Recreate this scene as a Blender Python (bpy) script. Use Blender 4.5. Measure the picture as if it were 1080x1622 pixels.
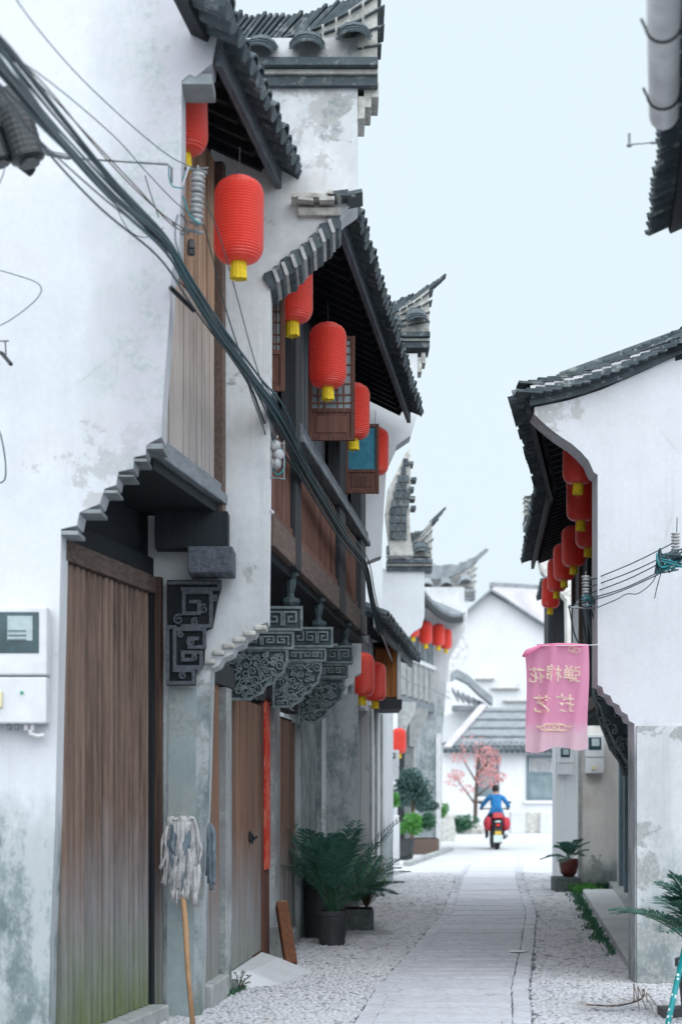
import bpy, math, random
from mathutils import Vector, Matrix
random.seed(7)
R = math.radians
scene = bpy.context.scene
col = scene.collection
for o in list(bpy.data.objects):
    bpy.data.objects.remove(o)

# ------------------------------------------------------------------ camera
FPX = 60.0 / 36.0 * 1622.0          # focal length in photo pixels
HOR, CX, EYE = 1252.0, 540.0, 1.5
cam_d = bpy.data.cameras.new('camera'); cam = bpy.data.objects.new('camera', cam_d)
col.objects.link(cam); scene.camera = cam
cam_d.sensor_fit = 'VERTICAL'; cam_d.sensor_height = 36.0; cam_d.sensor_width = 24.0
cam_d.lens = 60.0; cam_d.clip_start = 0.1; cam_d.clip_end = 1000.0
cam_d.shift_y = (HOR - 811.0) / 1622.0
cam.location = (0, 0, EYE); cam.rotation_euler = (R(90), 0, 0)
cam_d.dof.use_dof = True; cam_d.dof.focus_distance = 14.0; cam_d.dof.aperture_fstop = 2.0

# ------------------------------------------------------------------ sky, light, exposure
world = bpy.data.worlds.new('World'); scene.world = world; world.use_nodes = True
wn = world.node_tree; wn.nodes.clear()
SUN_EL, SUN_AZ = R(58), R(170)
sky = wn.nodes.new('ShaderNodeTexSky'); sky.sky_type = 'NISHITA'; sky.sun_disc = False
sky.sun_elevation = SUN_EL; sky.sun_rotation = SUN_AZ; sky.dust_density = 4.0; sky.air_density = 1.0
bg1 = wn.nodes.new('ShaderNodeBackground'); bg1.inputs[1].default_value = 0.05
bg2 = wn.nodes.new('ShaderNodeBackground')            # the closed white cloud layer
bg2.inputs[0].default_value = (0.80, 0.925, 1.0, 1); bg2.inputs[1].default_value = 0.322
mixw = wn.nodes.new('ShaderNodeMixShader'); mixw.inputs[0].default_value = 0.97
wo = wn.nodes.new('ShaderNodeOutputWorld')
wn.links.new(sky.outputs[0], bg1.inputs[0]); wn.links.new(bg1.outputs[0], mixw.inputs[1])
wn.links.new(bg2.outputs[0], mixw.inputs[2]); wn.links.new(mixw.outputs[0], wo.inputs[0])
sun_d = bpy.data.lights.new('sun', 'SUN'); sun = bpy.data.objects.new('sun', sun_d); col.objects.link(sun)
sun_d.energy = 1.5; sun_d.angle = R(110); sun_d.color = (0.93, 0.97, 1.0)
to_sun = Vector((math.sin(SUN_AZ) * math.cos(SUN_EL), math.cos(SUN_AZ) * math.cos(SUN_EL), math.sin(SUN_EL)))
sun.rotation_euler = to_sun.to_track_quat('Z', 'Y').to_euler()
scene.view_settings.view_transform = 'Standard'; scene.view_settings.look = 'None'
scene.view_settings.exposure = 1.66; scene.view_settings.gamma = 1.0
scene.view_settings.use_curve_mapping = False

# ------------------------------------------------------------------ helpers
def P(px, py, Y):
    "a point of the place: photo pixel and distance along the street"
    return Vector(((px - CX) * Y / FPX, Y, EYE - (py - HOR) * Y / FPX))
def XZ(px, py, Y):
    p = P(px, py, Y); return (p.x, p.z)

def meta(o, label=None, cat=None, group=None, kind=None):
    if label: o['label'] = label
    if cat: o['category'] = cat
    if group: o['group'] = group
    if kind: o['kind'] = kind
    return o
WL = {}
def wloc(o):
    return WL.get(o.name, Vector((0, 0, 0))) if o else Vector((0, 0, 0))
def thing(name, label, cat, loc=(0, 0, 0), group=None):
    o = bpy.data.objects.new(name, None); o.empty_display_size = 0.2
    col.objects.link(o); o.location = loc; WL[o.name] = Vector(loc)
    return meta(o, label, cat, group)
def link(name, me, parent=None, loc=None, rot=None, scl=None):
    "link a mesh whose own vertices are local; loc is a world place"
    o = bpy.data.objects.new(name, me); col.objects.link(o)
    base = wloc(parent)
    w = Vector(loc) if loc is not None else base.copy()
    o.location = w - base
    if rot is not None:
        if isinstance(rot, Matrix): o.rotation_euler = rot.to_euler()
        else: o.rotation_euler = rot
    if scl is not None: o.scale = scl
    if parent: o.parent = parent
    WL[o.name] = w
    return o
def children(o): return [c for c in col.objects if c.parent == o]
def copy_tree(o, parent=None):
    c = o.copy(); col.objects.link(c); c.parent = parent
    for ch in KIDS(o): copy_tree(ch, c)
    return c
def KIDS(o): return list(o.children)

class MB:
    def __init__(s): s.v = []; s.f = []
    def add(s, vs, fs):
        b = len(s.v); s.v += [Vector(v) for v in vs]; s.f += [tuple(i + b for i in f) for f in fs]; return s
    def hexa(s, p):      # 8 points: bottom 4, top 4
        return s.add(p, [(0, 3, 2, 1), (4, 5, 6, 7), (0, 1, 5, 4), (1, 2, 6, 5), (2, 3, 7, 6), (3, 0, 4, 7)])
    def box(s, x0, x1, y0, y1, z0, z1):
        return s.hexa([(x0, y0, z0), (x1, y0, z0), (x1, y1, z0), (x0, y1, z0), (x0, y0, z1), (x1, y0, z1), (x1, y1, z1), (x0, y1, z1)])
    def prism(s, poly, y0, y1):          # polygon in x,z run along y
        n = len(poly)
        a = sum(poly[i][0] * poly[(i + 1) % n][1] - poly[(i + 1) % n][0] * poly[i][1] for i in range(n))
        if a < 0: poly = poly[::-1]
        vs = [(x, y0, z) for x, z in poly] + [(x, y1, z) for x, z in poly]
        fs = [tuple(range(n)), tuple(range(2 * n - 1, n - 1, -1))]
        for i in range(n):
            j = (i + 1) % n; fs.append((j, i, i + n, j + n))
        return s.add(vs, fs)
    def prismz(s, poly, z0, z1):
        n = len(poly)
        a = sum(poly[i][0] * poly[(i + 1) % n][1] - poly[(i + 1) % n][0] * poly[i][1] for i in range(n))
        if a < 0: poly = poly[::-1]
        vs = [(x, y, z0) for x, y in poly] + [(x, y, z1) for x, y in poly]
        fs = [tuple(range(n - 1, -1, -1)), tuple(range(n, 2 * n))]
        for i in range(n):
            j = (i + 1) % n; fs.append((i, j, j + n, i + n))
        return s.add(vs, fs)
    def tube(s, path, r, n=6, cap=True, flat=1.0):
        path = [Vector(p) for p in path]; m = len(path)
        rs = r if isinstance(r, (list, tuple)) else [r] * m
        vs = []; up = None
        for i, p in enumerate(path):
            t = (path[min(i + 1, m - 1)] - path[max(i - 1, 0)])
            if t.length < 1e-9: t = Vector((0, 0, 1))
            t.normalize()
            if up is None:
                up = Vector((0, 0, 1)) if abs(t.z) < 0.9 else Vector((0, 1, 0))
            a = t.cross(up)
            if a.length < 1e-6: a = t.cross(Vector((1, 0, 0)))
            a.normalize(); b = a.cross(t).normalized(); up = b
            for k in range(n):
                w = 2 * math.pi * k / n
                vs.append(p + a * (math.cos(w) * rs[i]) + b * (math.sin(w) * rs[i] * flat))
        fs = []
        for i in range(m - 1):
            for k in range(n):
                k2 = (k + 1) % n; fs.append((i * n + k, i * n + k2, (i + 1) * n + k2, (i + 1) * n + k))
        if cap:
            fs.append(tuple(range(n - 1, -1, -1))); fs.append(tuple(range((m - 1) * n, m * n)))
        return s.add(vs, fs)
    def lathe(s, prof, c=(0, 0, 0), n=16, cap=True, sx=1, sy=1):
        vs = []; c = Vector(c)
        for r, z in prof:
            for k in range(n):
                w = 2 * math.pi * k / n; vs.append(c + Vector((r * sx * math.cos(w), r * sy * math.sin(w), z)))
        fs = []
        for i in range(len(prof) - 1):
            for k in range(n):
                k2 = (k + 1) % n; fs.append((i * n + k, i * n + k2, (i + 1) * n + k2, (i + 1) * n + k))
        if cap:
            fs.append(tuple(range(n - 1, -1, -1))); fs.append(tuple(range((len(prof) - 1) * n, len(prof) * n)))
        return s.add(vs, fs)
    def grid(s, rows, thick=0.0):
        nr, nc = len(rows), len(rows[0]); vs = [v for r in rows for v in r]
        fs = [(i * nc + j, i * nc + j + 1, (i + 1) * nc + j + 1, (i + 1) * nc + j) for i in range(nr - 1) for j in range(nc - 1)]
        return s.add(vs, fs)
    def mesh(s, name, mat, smooth=False, base=None):
        me = bpy.data.meshes.new(name)
        b = base if base is not None else Vector((0, 0, 0))
        me.from_pydata([tuple(v - b) for v in s.v], [], s.f); me.update()
        mats = mat if isinstance(mat, (list, tuple)) else [mat]
        for m in mats:
            if m: me.materials.append(m)
        if smooth:
            for p in me.polygons: p.use_smooth = True
        return me
    def build(s, name, mat, parent=None, smooth=False, bevel=0.0, solid=0.0, kind=None, label=None, origin=None):
        base = Vector(origin) if origin is not None else wloc(parent)
        o = link(name, s.mesh(name, mat, smooth, base), parent, loc=base)
        if solid:
            m = o.modifiers.new('thick', 'SOLIDIFY'); m.thickness = solid; m.offset = 0
        if bevel:
            m = o.modifiers.new('edge', 'BEVEL'); m.width = bevel; m.segments = 2; m.limit_method = 'ANGLE'
        if kind: o['kind'] = kind
        if label: o['label'] = label
        return o

class Frame:
    "a facade line on plan: u runs along it, n points to the street, z is up"
    def __init__(s, a, b, side):         # side +1: street lies on +x of the facade, -1: on -x
        s.a = Vector((a[0], a[1], 0)); d = Vector((b[0] - a[0], b[1] - a[1], 0)); s.L = d.length; s.d = d.normalized()
        s.n = Vector((s.d.y, -s.d.x, 0)) * side; s.side = side; s.ang = math.atan2(s.d.y, s.d.x)
    def p(s, u, n, z): return s.a + s.d * u + s.n * n + Vector((0, 0, z))
    def uY(s, Y): return (Y - s.a.y) / s.d.y
    def box(s, mb, u0, u1, n0, n1, z0, z1, jit=0):
        if s.side < 0: n0, n1 = n1, n0
        q = [s.p(u0, n1, z0), s.p(u1, n1, z0), s.p(u1, n0, z0), s.p(u0, n0, z0), s.p(u0, n1, z1), s.p(u1, n1, z1), s.p(u1, n0, z1), s.p(u0, n0, z1)]
        return mb.hexa(q)

# ------------------------------------------------------------------ materials
class NT:
    def __init__(s, name):
        s.m = bpy.data.materials.new(name); s.m.use_nodes = True; s.t = s.m.node_tree; s.t.nodes.clear()
        s.o = s.new('ShaderNodeOutputMaterial'); s.b = s.new('ShaderNodeBsdfPrincipled')
        s.lk(s.b.outputs[0], s.o.inputs[0])
        s.pos = s.new('ShaderNodeNewGeometry').outputs['Position']
    def new(s, t): return s.t.nodes.new(t)
    def lk(s, a, b): s.t.links.new(a, b)
    def val(s, inp, v):
        if hasattr(v, 'is_output'): s.lk(v, inp)
        else:
            if isinstance(v, (tuple, list)) and len(v) == 3 and inp.type == 'RGBA': v = (*v, 1)
            inp.default_value = v
    def noise(s, scale=5, detail=4, rough=0.55, sc=(1, 1, 1), vec=None, off=(0, 0, 0), dist=0.0):
        mp = s.new('ShaderNodeMapping'); s.lk(vec if vec is not None else s.pos, mp.inputs[0])
        mp.inputs['Scale'].default_value = sc; mp.inputs['Location'].default_value = off
        n = s.new('ShaderNodeTexNoise'); n.inputs['Scale'].default_value = scale; n.inputs['Detail'].default_value = detail
        n.inputs['Roughness'].default_value = rough; n.inputs['Distortion'].default_value = dist
        s.lk(mp.outputs[0], n.inputs['Vector']); return n.outputs[0]
    def voro(s, scale, sc=(1, 1, 1), feat='F1'):
        mp = s.new('ShaderNodeMapping'); s.lk(s.pos, mp.inputs[0]); mp.inputs['Scale'].default_value = sc
        n = s.new('ShaderNodeTexVoronoi'); n.feature = feat; n.inputs['Scale'].default_value = scale
        s.lk(mp.outputs[0], n.inputs['Vector']); return n
    def ramp(s, x, a, b, lo=0.0, hi=1.0):
        n = s.new('ShaderNodeMapRange'); n.clamp = True; s.val(n.inputs[0], x)
        n.inputs[1].default_value = a; n.inputs[2].default_value = b; n.inputs[3].default_value = lo; n.inputs[4].default_value = hi
        return n.outputs[0]
    def math(s, op, a, b=0.0, c=None):
        n = s.new('ShaderNodeMath'); n.operation = op; s.val(n.inputs[0], a); s.val(n.inputs[1], b)
        if c is not None: s.val(n.inputs[2], c)
        return n.outputs[0]
    def mix(s, f, a, b, mode='MIX'):
        n = s.new('ShaderNodeMix'); n.data_type = 'RGBA'; n.blend_type = mode
        s.val(n.inputs[0], f); s.val(n.inputs[6], a); s.val(n.inputs[7], b); return n.outputs[2]
    def z(s, i=2):
        n = s.new('ShaderNodeSeparateXYZ'); s.lk(s.pos, n.inputs[0]); return n.outputs[i]
    def rnd(s): return s.new('ShaderNodeObjectInfo').outputs['Random']
    def island(s): return s.new('ShaderNodeNewGeometry').outputs['Random Per Island']
    def bump(s, h, strength=0.4, dist=0.01):
        n = s.new('ShaderNodeBump'); n.inputs['Strength'].default_value = strength; n.inputs['Distance'].default_value = dist
        s.lk(h, n.inputs['Height']); s.lk(n.outputs[0], s.b.inputs['Normal']); return n
    def out(s, color, rough=0.8, spec=0.3, **k):
        s.val(s.b.inputs['Base Color'], color); s.val(s.b.inputs['Roughness'], rough); s.val(s.b.inputs['Specular IOR Level'], spec)
        for kk, v in k.items(): s.val(s.b.inputs[kk], v)
        return s.m

def plaster(name, base=(0.80, 0.80, 0.81), dirt=(0.36, 0.38, 0.40), grime=(0.11, 0.15, 0.16), amount=0.3, damp=0.0, dampw=0.6, peel=0.0, seed=0, tan=0.0, top=None, edge=None):
    n = NT(name); o = (seed * 3.7, seed * 1.3, seed * 2.1)
    big = n.noise(0.9, 6, 0.6, off=o); mid = n.noise(3.3, 9, 0.72, off=o)
    streak = n.noise(1.0, 6, 0.6, sc=(7, 7, 0.55), off=o); fine = n.noise(26, 6, 0.7, off=o)
    f = n.ramp(n.math('ADD', n.math('MULTIPLY', big, 0.5), n.math('ADD', n.math('MULTIPLY', mid, 0.3), n.math('MULTIPLY', streak, 0.2))), 0.44, 0.66)
    c = n.mix(n.math('MULTIPLY', f, amount), base, dirt)
    c = n.mix(n.ramp(fine, 0.35, 0.75, 0, 0.10 + amount * 0.2), c, dirt)
    warm = n.ramp(n.noise(1.7, 5, 0.6, off=(o[0] + 9, 3, 1)), 0.55, 0.75, 0, 0.35 * amount + tan)
    c = n.mix(warm, c, (0.46, 0.38, 0.29))
    st = n.math('MULTIPLY', n.ramp(n.noise(1.0, 8, 0.7, sc=(11, 11, 0.35), off=(o[1], 2, 6)), 0.55, 0.72), n.ramp(n.noise(0.7, 3, 0.5, off=(4, o[0], 2)), 0.45, 0.62))
    c = n.mix(n.math('MULTIPLY', st, 0.16 + amount * 0.5), c, (0.36, 0.38, 0.41))
    cr = n.voro(1.3, (1, 1, 0.8), 'DISTANCE_TO_EDGE')
    wob = n.noise(4, 5, 0.7, off=o)
    crk = n.math('MULTIPLY', n.ramp(n.math('ADD', cr.outputs['Distance'], n.math('MULTIPLY', n.math('SUBTRACT', wob, 0.5), 0.10)), 0.006, 0.0), n.ramp(big, 0.52, 0.60))
    c = n.mix(n.math('MULTIPLY', crk, 0.16), c, (0.22, 0.22, 0.23))
    # small grazes and flakes
    gr = n.ramp(n.math('MULTIPLY', n.noise(5, 8, 0.75, off=(2, o[1], 5)), n.ramp(n.noise(0.8, 2, 0.5, off=(1, 1, o[2])), 0.4, 0.65)), 0.50, 0.53, 0, 0.5)
    c = n.mix(gr, c, (0.33, 0.31, 0.30))
    if damp > 0:
        hgt = n.math('SUBTRACT', n.z(), n.math('MULTIPLY', n.math('SUBTRACT', n.noise(1.6, 8, 0.65, sc=(1, 1, 0.6), off=o), 0.5), dampw * 3.2))
        d = n.ramp(hgt, damp, damp - dampw * 0.7)
        flake = n.ramp(n.math('ADD', n.math('MULTIPLY', n.noise(4.5, 11, 0.78, sc=(1, 1, 0.55), off=(o[0], 7, 2)), 0.75), n.math('MULTIPLY', streak, 0.25)), 0.455, 0.545)
        dc = n.mix(flake, (0.42, 0.45, 0.47), n.mix(n.ramp(mid, 0.35, 0.65), grime, (0.27, 0.32, 0.33)))
        c = n.mix(n.math('MULTIPLY', d, 0.95), c, dc)
        g = n.math('MULTIPLY', n.ramp(n.z(), 0.45, 0.0), n.ramp(mid, 0.4, 0.62))
        c = n.mix(n.math('MULTIPLY', g, 0.6), c, (0.05, 0.09, 0.045))
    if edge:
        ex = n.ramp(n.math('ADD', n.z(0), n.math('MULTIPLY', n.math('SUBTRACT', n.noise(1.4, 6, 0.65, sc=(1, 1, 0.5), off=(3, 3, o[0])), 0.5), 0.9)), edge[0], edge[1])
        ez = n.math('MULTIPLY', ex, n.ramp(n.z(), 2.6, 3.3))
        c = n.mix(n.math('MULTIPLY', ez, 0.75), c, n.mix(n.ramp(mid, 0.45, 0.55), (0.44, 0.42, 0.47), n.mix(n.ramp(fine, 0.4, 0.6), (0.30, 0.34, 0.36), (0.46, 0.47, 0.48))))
    if peel > 0:
        pl = n.ramp(n.noise(2.1, 10, 0.66, off=(5, o[0], 8), dist=0.3), 0.62 - peel * 0.16, 0.64 - peel * 0.16)
        c = n.mix(n.math('MULTIPLY', pl, 0.8), c, n.mix(n.ramp(fine, 0.4, 0.6), (0.24, 0.28, 0.29), (0.40, 0.40, 0.38)))
    if top:
        t = n.ramp(n.math('ADD', n.z(), n.math('MULTIPLY', n.math('SUBTRACT', mid, 0.5), 1.2)), top[0], top[1])
        c = n.mix(n.math('MULTIPLY', t, 0.75), c, (0.22, 0.25, 0.26))
    hb = n.math('ADD', n.math('MULTIPLY', mid, 1.0), n.math('MULTIPLY', fine, 0.35))
    n.bump(hb, 0.22, 0.02)
    return n.out(c, 0.92, 0.15)

def wood(name, a, b, weather=0.0, moss=0.0, axis='z', grain=1.0, rough=0.7, wz=(0.5, 1.25), mz=(0.1, 0.62)):
    n = NT(name)
    sc = {'z': (22, 22, 0.9), 'y': (22, 0.9, 22), 'x': (0.9, 22, 22)}[axis]
    inf = n.new('ShaderNodeObjectInfo'); rv = inf.outputs['Random']
    cmb = n.new('ShaderNodeVectorMath'); cmb.operation = 'ADD'; n.lk(n.pos, cmb.inputs[0])
    cx = n.new('ShaderNodeCombineXYZ'); n.lk(n.math('MULTIPLY', rv, 31.0), cx.inputs[0]); n.lk(n.math('MULTIPLY', rv, 7.0), cx.inputs[2])
    n.lk(cx.outputs[0], cmb.inputs[1]); v = cmb.outputs[0]
    g = n.noise(1.6, 8, 0.7, sc=sc, vec=v, dist=0.25); g2 = n.noise(5.0, 6, 0.7, sc=sc, vec=v)
    c = n.mix(n.ramp(g, 0.38, 0.60), a, b)
    c = n.mix(n.ramp(g2, 0.5, 0.68, 0, 0.7 * grain), c, tuple(x * 0.35 for x in b))
    c = n.mix(n.ramp(rv, 0, 1, 0.0, 0.35), c, tuple(min(1, x * 1.7) for x in a))
    big = n.noise(1.3, 5, 0.6, vec=v)
    if weather > 0:
        w = n.ramp(n.math('ADD', n.z(), n.math('MULTIPLY', n.math('SUBTRACT', big, 0.5), 1.0)), wz[1], wz[0])
        c = n.mix(n.math('MULTIPLY', w, weather), c, n.mix(n.ramp(g, 0.3, 0.7), (0.38, 0.40, 0.43), (0.20, 0.22, 0.24)))
    if moss > 0:
        w = n.ramp(n.math('ADD', n.z(), n.math('MULTIPLY', n.math('SUBTRACT', n.noise(2.6, 6, 0.6, sc=(2, 2, 0.6)), 0.5), 0.7)), mz[1], mz[0])
        c = n.mix(n.math('MULTIPLY', w, moss), c, n.mix(n.ramp(g, 0.3, 0.7), (0.20, 0.235, 0.105), (0.095, 0.12, 0.07)))
    n.bump(n.math('ADD', g, n.math('MULTIPLY', g2, 0.5)), 0.8, 0.008)
    return n.out(c, rough, 0.25)

def simple(name, a, b=None, scale=8, rough=0.6, spec=0.4, bump=0.2, dist=0.004, rv=0.0, **k):
    n = NT(name); b = b or tuple(x * 0.7 for x in a)
    f = n.noise(scale, 6, 0.65)
    c = n.mix(n.ramp(f, 0.35, 0.68), a, b)
    if rv: c = n.mix(n.math('MULTIPLY', n.rnd(), rv), c, tuple(min(1, x * 2.0 + 0.02) for x in a))
    if bump: n.bump(n.noise(scale * 4, 5, 0.6), bump, dist)
    return n.out(c, rough, spec, **k)

M = {}
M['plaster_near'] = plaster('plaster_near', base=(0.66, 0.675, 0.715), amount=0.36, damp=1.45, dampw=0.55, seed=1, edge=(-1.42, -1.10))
M['plaster_column'] = plaster('plaster_column', base=(0.68, 0.69, 0.71), amount=0.85, damp=2.3, dampw=0.5, seed=2, peel=0.15)
M['plaster_far'] = plaster('plaster_far', base=(0.72, 0.74, 0.77), amount=0.28, damp=1.1, dampw=0.5, seed=3)
M['plaster_grey'] = plaster('plaster_grey', base=(0.60, 0.62, 0.63), amount=0.9, damp=3.2, dampw=0.9, seed=4, grime=(0.14, 0.18, 0.19))
M['plaster_right'] = plaster('plaster_right', base=(0.65, 0.66, 0.70), amount=0.34, damp=2.05, dampw=0.35, seed=5, grime=(0.24, 0.26, 0.27))
M['plaster_tan'] = plaster('plaster_tan', base=(0.82, 0.79, 0.74), amount=0.45, seed=6, tan=0.30, damp=0.35, dampw=0.4, peel=0.15)
M['plaster_clean'] = plaster('plaster_clean', base=(0.70, 0.71, 0.73), amount=0.2, seed=8)
M['mortar'] = simple('mortar', (0.62, 0.61, 0.58), (0.33, 0.32, 0.30), 11, 0.95, 0.1, 0.6, 0.01)
M['door_wood'] = wood('door_wood', (0.215, 0.145, 0.115), (0.092, 0.063, 0.054), 0.85, 0.95, wz=(0.35, 1.35), mz=(0.12, 0.78))
M['plank_upper'] = wood('plank_upper', (0.44, 0.28, 0.19), (0.22, 0.125, 0.085), 0.0, 0.0)
M['plank_pale'] = wood('plank_pale', (0.47, 0.39, 0.345), (0.25, 0.20, 0.175), 0.40, 0.0, wz=(3.7, 4.5))
M['red_wood'] = wood('red_wood', (0.150, 0.066, 0.048), (0.058, 0.029, 0.025), 0.0, 0.0)
M['plank_low'] = wood('plank_low', (0.22, 0.125, 0.085), (0.11, 0.065, 0.05), 0.8, 0.3, wz=(0.35, 1.2))
M['dark_wood'] = wood('dark_wood', (0.050, 0.052, 0.058), (0.022, 0.026, 0.032))
M['black_wood'] = wood('black_wood', (0.016, 0.020, 0.026), (0.008, 0.011, 0.015))
M['beam_grey'] = wood('beam_grey', (0.20, 0.22, 0.24), (0.085, 0.095, 0.11), axis='y')
M['fascia'] = wood('fascia', (0.12, 0.13, 0.155), (0.045, 0.052, 0.066), axis='y')
M['beam_brown'] = wood('beam_brown', (0.14, 0.098, 0.082), (0.055, 0.041, 0.037), axis='y')
M['shutter_grey'] = wood('shutter_grey', (0.10, 0.11, 0.125), (0.055, 0.062, 0.075))
M['orange_wood'] = wood('orange_wood', (0.44, 0.16, 0.045), (0.22, 0.075, 0.03))
M['carving'] = simple('carving', (0.055, 0.082, 0.092), (0.024, 0.038, 0.046), 9, 0.75, 0.35, 0.4, 0.004)
M['carving_hi'] = simple('carving_hi', (0.20, 0.245, 0.255), (0.085, 0.112, 0.12), 14, 0.7, 0.35, 0.3, 0.003)
def tilemat():
    n = NT('tile'); c = n.mix(n.ramp(n.noise(8, 6, 0.65), 0.35, 0.68), (0.066, 0.088, 0.102), (0.022, 0.033, 0.042))
    c = n.mix(n.ramp(n.rnd(), 0, 1, 0, 0.5), c, (0.13, 0.155, 0.17))
    c = n.mix(n.ramp(n.noise(13, 7, 0.7), 0.55, 0.66, 0, 0.75), c, (0.30, 0.32, 0.32))
    c = n.mix(n.ramp(n.noise(5, 5, 0.7, off=(3, 1, 8)), 0.60, 0.70, 0, 0.5), c, (0.10, 0.12, 0.07))
    n.bump(n.noise(30, 6, 0.7), 0.6, 0.006); return n.out(c, 0.75, 0.35)
M['tile'] = tilemat()
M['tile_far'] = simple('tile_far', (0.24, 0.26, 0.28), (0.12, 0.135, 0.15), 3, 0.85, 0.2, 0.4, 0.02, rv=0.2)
M['brick_grey'] = simple('brick_grey', (0.27, 0.29, 0.30), (0.13, 0.15, 0.16), 9, 0.9, 0.2, 0.6, 0.008, rv=0.3)
M['stone'] = simple('stone', (0.40, 0.41, 0.41), (0.22, 0.24, 0.24), 6, 0.9, 0.2, 0.5, 0.008, rv=0.1)
M['red_paper'] = None
M['metal'] = simple('metal', (0.30, 0.32, 0.33), (0.13, 0.14, 0.15), 15, 0.45, 0.5, 0.2, 0.002, Metallic=0.6)
M['black_metal'] = simple('black_metal', (0.014, 0.017, 0.021), (0.006, 0.008, 0.011), 20, 0.4, 0.5, 0.1)
M['cable'] = simple('cable', (0.020, 0.046, 0.056), (0.010, 0.022, 0.030), 3, 0.4, 0.5, 0.0, rv=0.9)
M['cable_pale'] = simple('cable_pale', (0.20, 0.24, 0.27), (0.12, 0.15, 0.17), 3, 0.5, 0.4, 0.0)
M['teal_wire'] = simple('teal_wire', (0.02, 0.28, 0.30), (0.01, 0.16, 0.20), 9, 0.4, 0.5, 0.0)
M['porcelain'] = simple('porcelain', (0.42, 0.42, 0.43), (0.20, 0.21, 0.22), 12, 0.3, 0.6, 0.0)
M['pvc'] = simple('pvc', (0.74, 0.73, 0.74), (0.55, 0.53, 0.55), 6, 0.4, 0.5, 0.1)
M['box_plastic'] = simple('box_plastic', (0.70, 0.71, 0.73), (0.56, 0.57, 0.60), 4, 0.45, 0.4, 0.05)
M['screen'] = simple('screen', (0.03, 0.075, 0.09), (0.015, 0.04, 0.05), 9, 0.15, 0.6, 0.0)
M['paper'] = simple('paper', (0.45, 0.52, 0.54), (0.34, 0.41, 0.43), 20, 0.7, 0.2, 0.0)
M['yellow_label'] = simple('yellow_label', (0.72, 0.66, 0.42), (0.6, 0.55, 0.35), 9, 0.7, 0.2, 0.0)
M['green_mark'] = simple('green_mark', (0.08, 0.38, 0.22), None, 9, 0.7, 0.2, 0.0)
M['red_mark'] = simple('red_mark', (0.5, 0.03, 0.03), None, 9, 0.7, 0.2, 0.0)
M['bamboo'] = simple('bamboo', (0.50, 0.31, 0.17), (0.36, 0.20, 0.11), 12, 0.6, 0.3, 0.3)
M['rag'] = simple('rag', (0.60, 0.585, 0.59), (0.32, 0.315, 0.33), 16, 0.95, 0.05, 0.6, 0.01)
M['rag_blue'] = simple('rag_blue', (0.20, 0.25, 0.29), (0.10, 0.13, 0.16), 16, 0.95, 0.05, 0.6, 0.01)
M['log'] = wood('log', (0.16, 0.065, 0.030), (0.075, 0.030, 0.018), moss=0.0)
M['log_end'] = simple('log_end', (0.36, 0.24, 0.15), (0.2, 0.12, 0.08), 30, 0.8, 0.2, 0.3)
M['pot'] = simple('pot', (0.050, 0.052, 0.058), (0.028, 0.030, 0.034), 9, 0.5, 0.4, 0.2)
M['pot_stone'] = simple('pot_stone', (0.17, 0.19, 0.19), (0.08, 0.10, 0.10), 9, 0.85, 0.2, 0.4)
M['pot_red'] = simple('pot_red', (0.18, 0.035, 0.03), (0.08, 0.02, 0.02), 9, 0.35, 0.5, 0.1)
M['soil'] = simple('soil', (0.05, 0.035, 0.028), (0.025, 0.02, 0.017), 20, 0.95, 0.1, 0.8, 0.02)
def leafmat(name, a, b, tr=0.25):
    n = NT(name); c = n.mix(n.island(), a, b)
    n.out(c, 0.45, 0.4)
    t = n.new('ShaderNodeBsdfTranslucent'); n.lk(n.mix(0.5, c, tuple(min(1, x * 1.8) for x in a)), t.inputs[0])
    mx = n.new('ShaderNodeMixShader'); mx.inputs[0].default_value = tr
    n.lk(n.b.outputs[0], mx.inputs[1]); n.lk(t.outputs[0], mx.inputs[2]); n.lk(mx.outputs[0], n.o.inputs[0]); return n.m
M['palm'] = leafmat('palm', (0.030, 0.095, 0.080), (0.060, 0.160, 0.115))
M['leaf'] = leafmat('leaf', (0.035, 0.12, 0.075), (0.06, 0.17, 0.085))
M['leaf_bright'] = leafmat('leaf_bright', (0.07, 0.24, 0.05), (0.12, 0.32, 0.07), 0.35)
M['leaf_dark'] = leafmat('leaf_dark', (0.035, 0.085, 0.085), (0.09, 0.16, 0.14))
M['maple'] = leafmat('maple', (0.50, 0.20, 0.20), (0.64, 0.36, 0.35), 0.4)
M['dead_leaf'] = leafmat('dead_leaf', (0.20, 0.15, 0.12), (0.33, 0.27, 0.22), 0.1)
M['bark'] = simple('bark', (0.12, 0.085, 0.065), (0.06, 0.045, 0.035), 12, 0.9, 0.1, 0.5)
M['cyan_cloth'] = simple('cyan_cloth', (0.035, 0.22, 0.30), (0.02, 0.12, 0.19), 10, 0.6, 0.3, 0.1)
M['glass_dark'] = simple('glass_dark', (0.03, 0.055, 0.065), (0.015, 0.03, 0.038), 4, 0.12, 0.6, 0.0)
M['glass_grey'] = simple('glass_grey', (0.22, 0.28, 0.30), (0.12, 0.17, 0.19), 2, 0.2, 0.5, 0.0)
M['frame_grey'] = simple('frame_grey', (0.16, 0.22, 0.26), (0.10, 0.15, 0.18), 6, 0.6, 0.3, 0.1)
M['white_paint'] = simple('white_paint', (0.78, 0.78, 0.79), (0.62, 0.62, 0.63), 6, 0.6, 0.3, 0.1)
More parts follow.
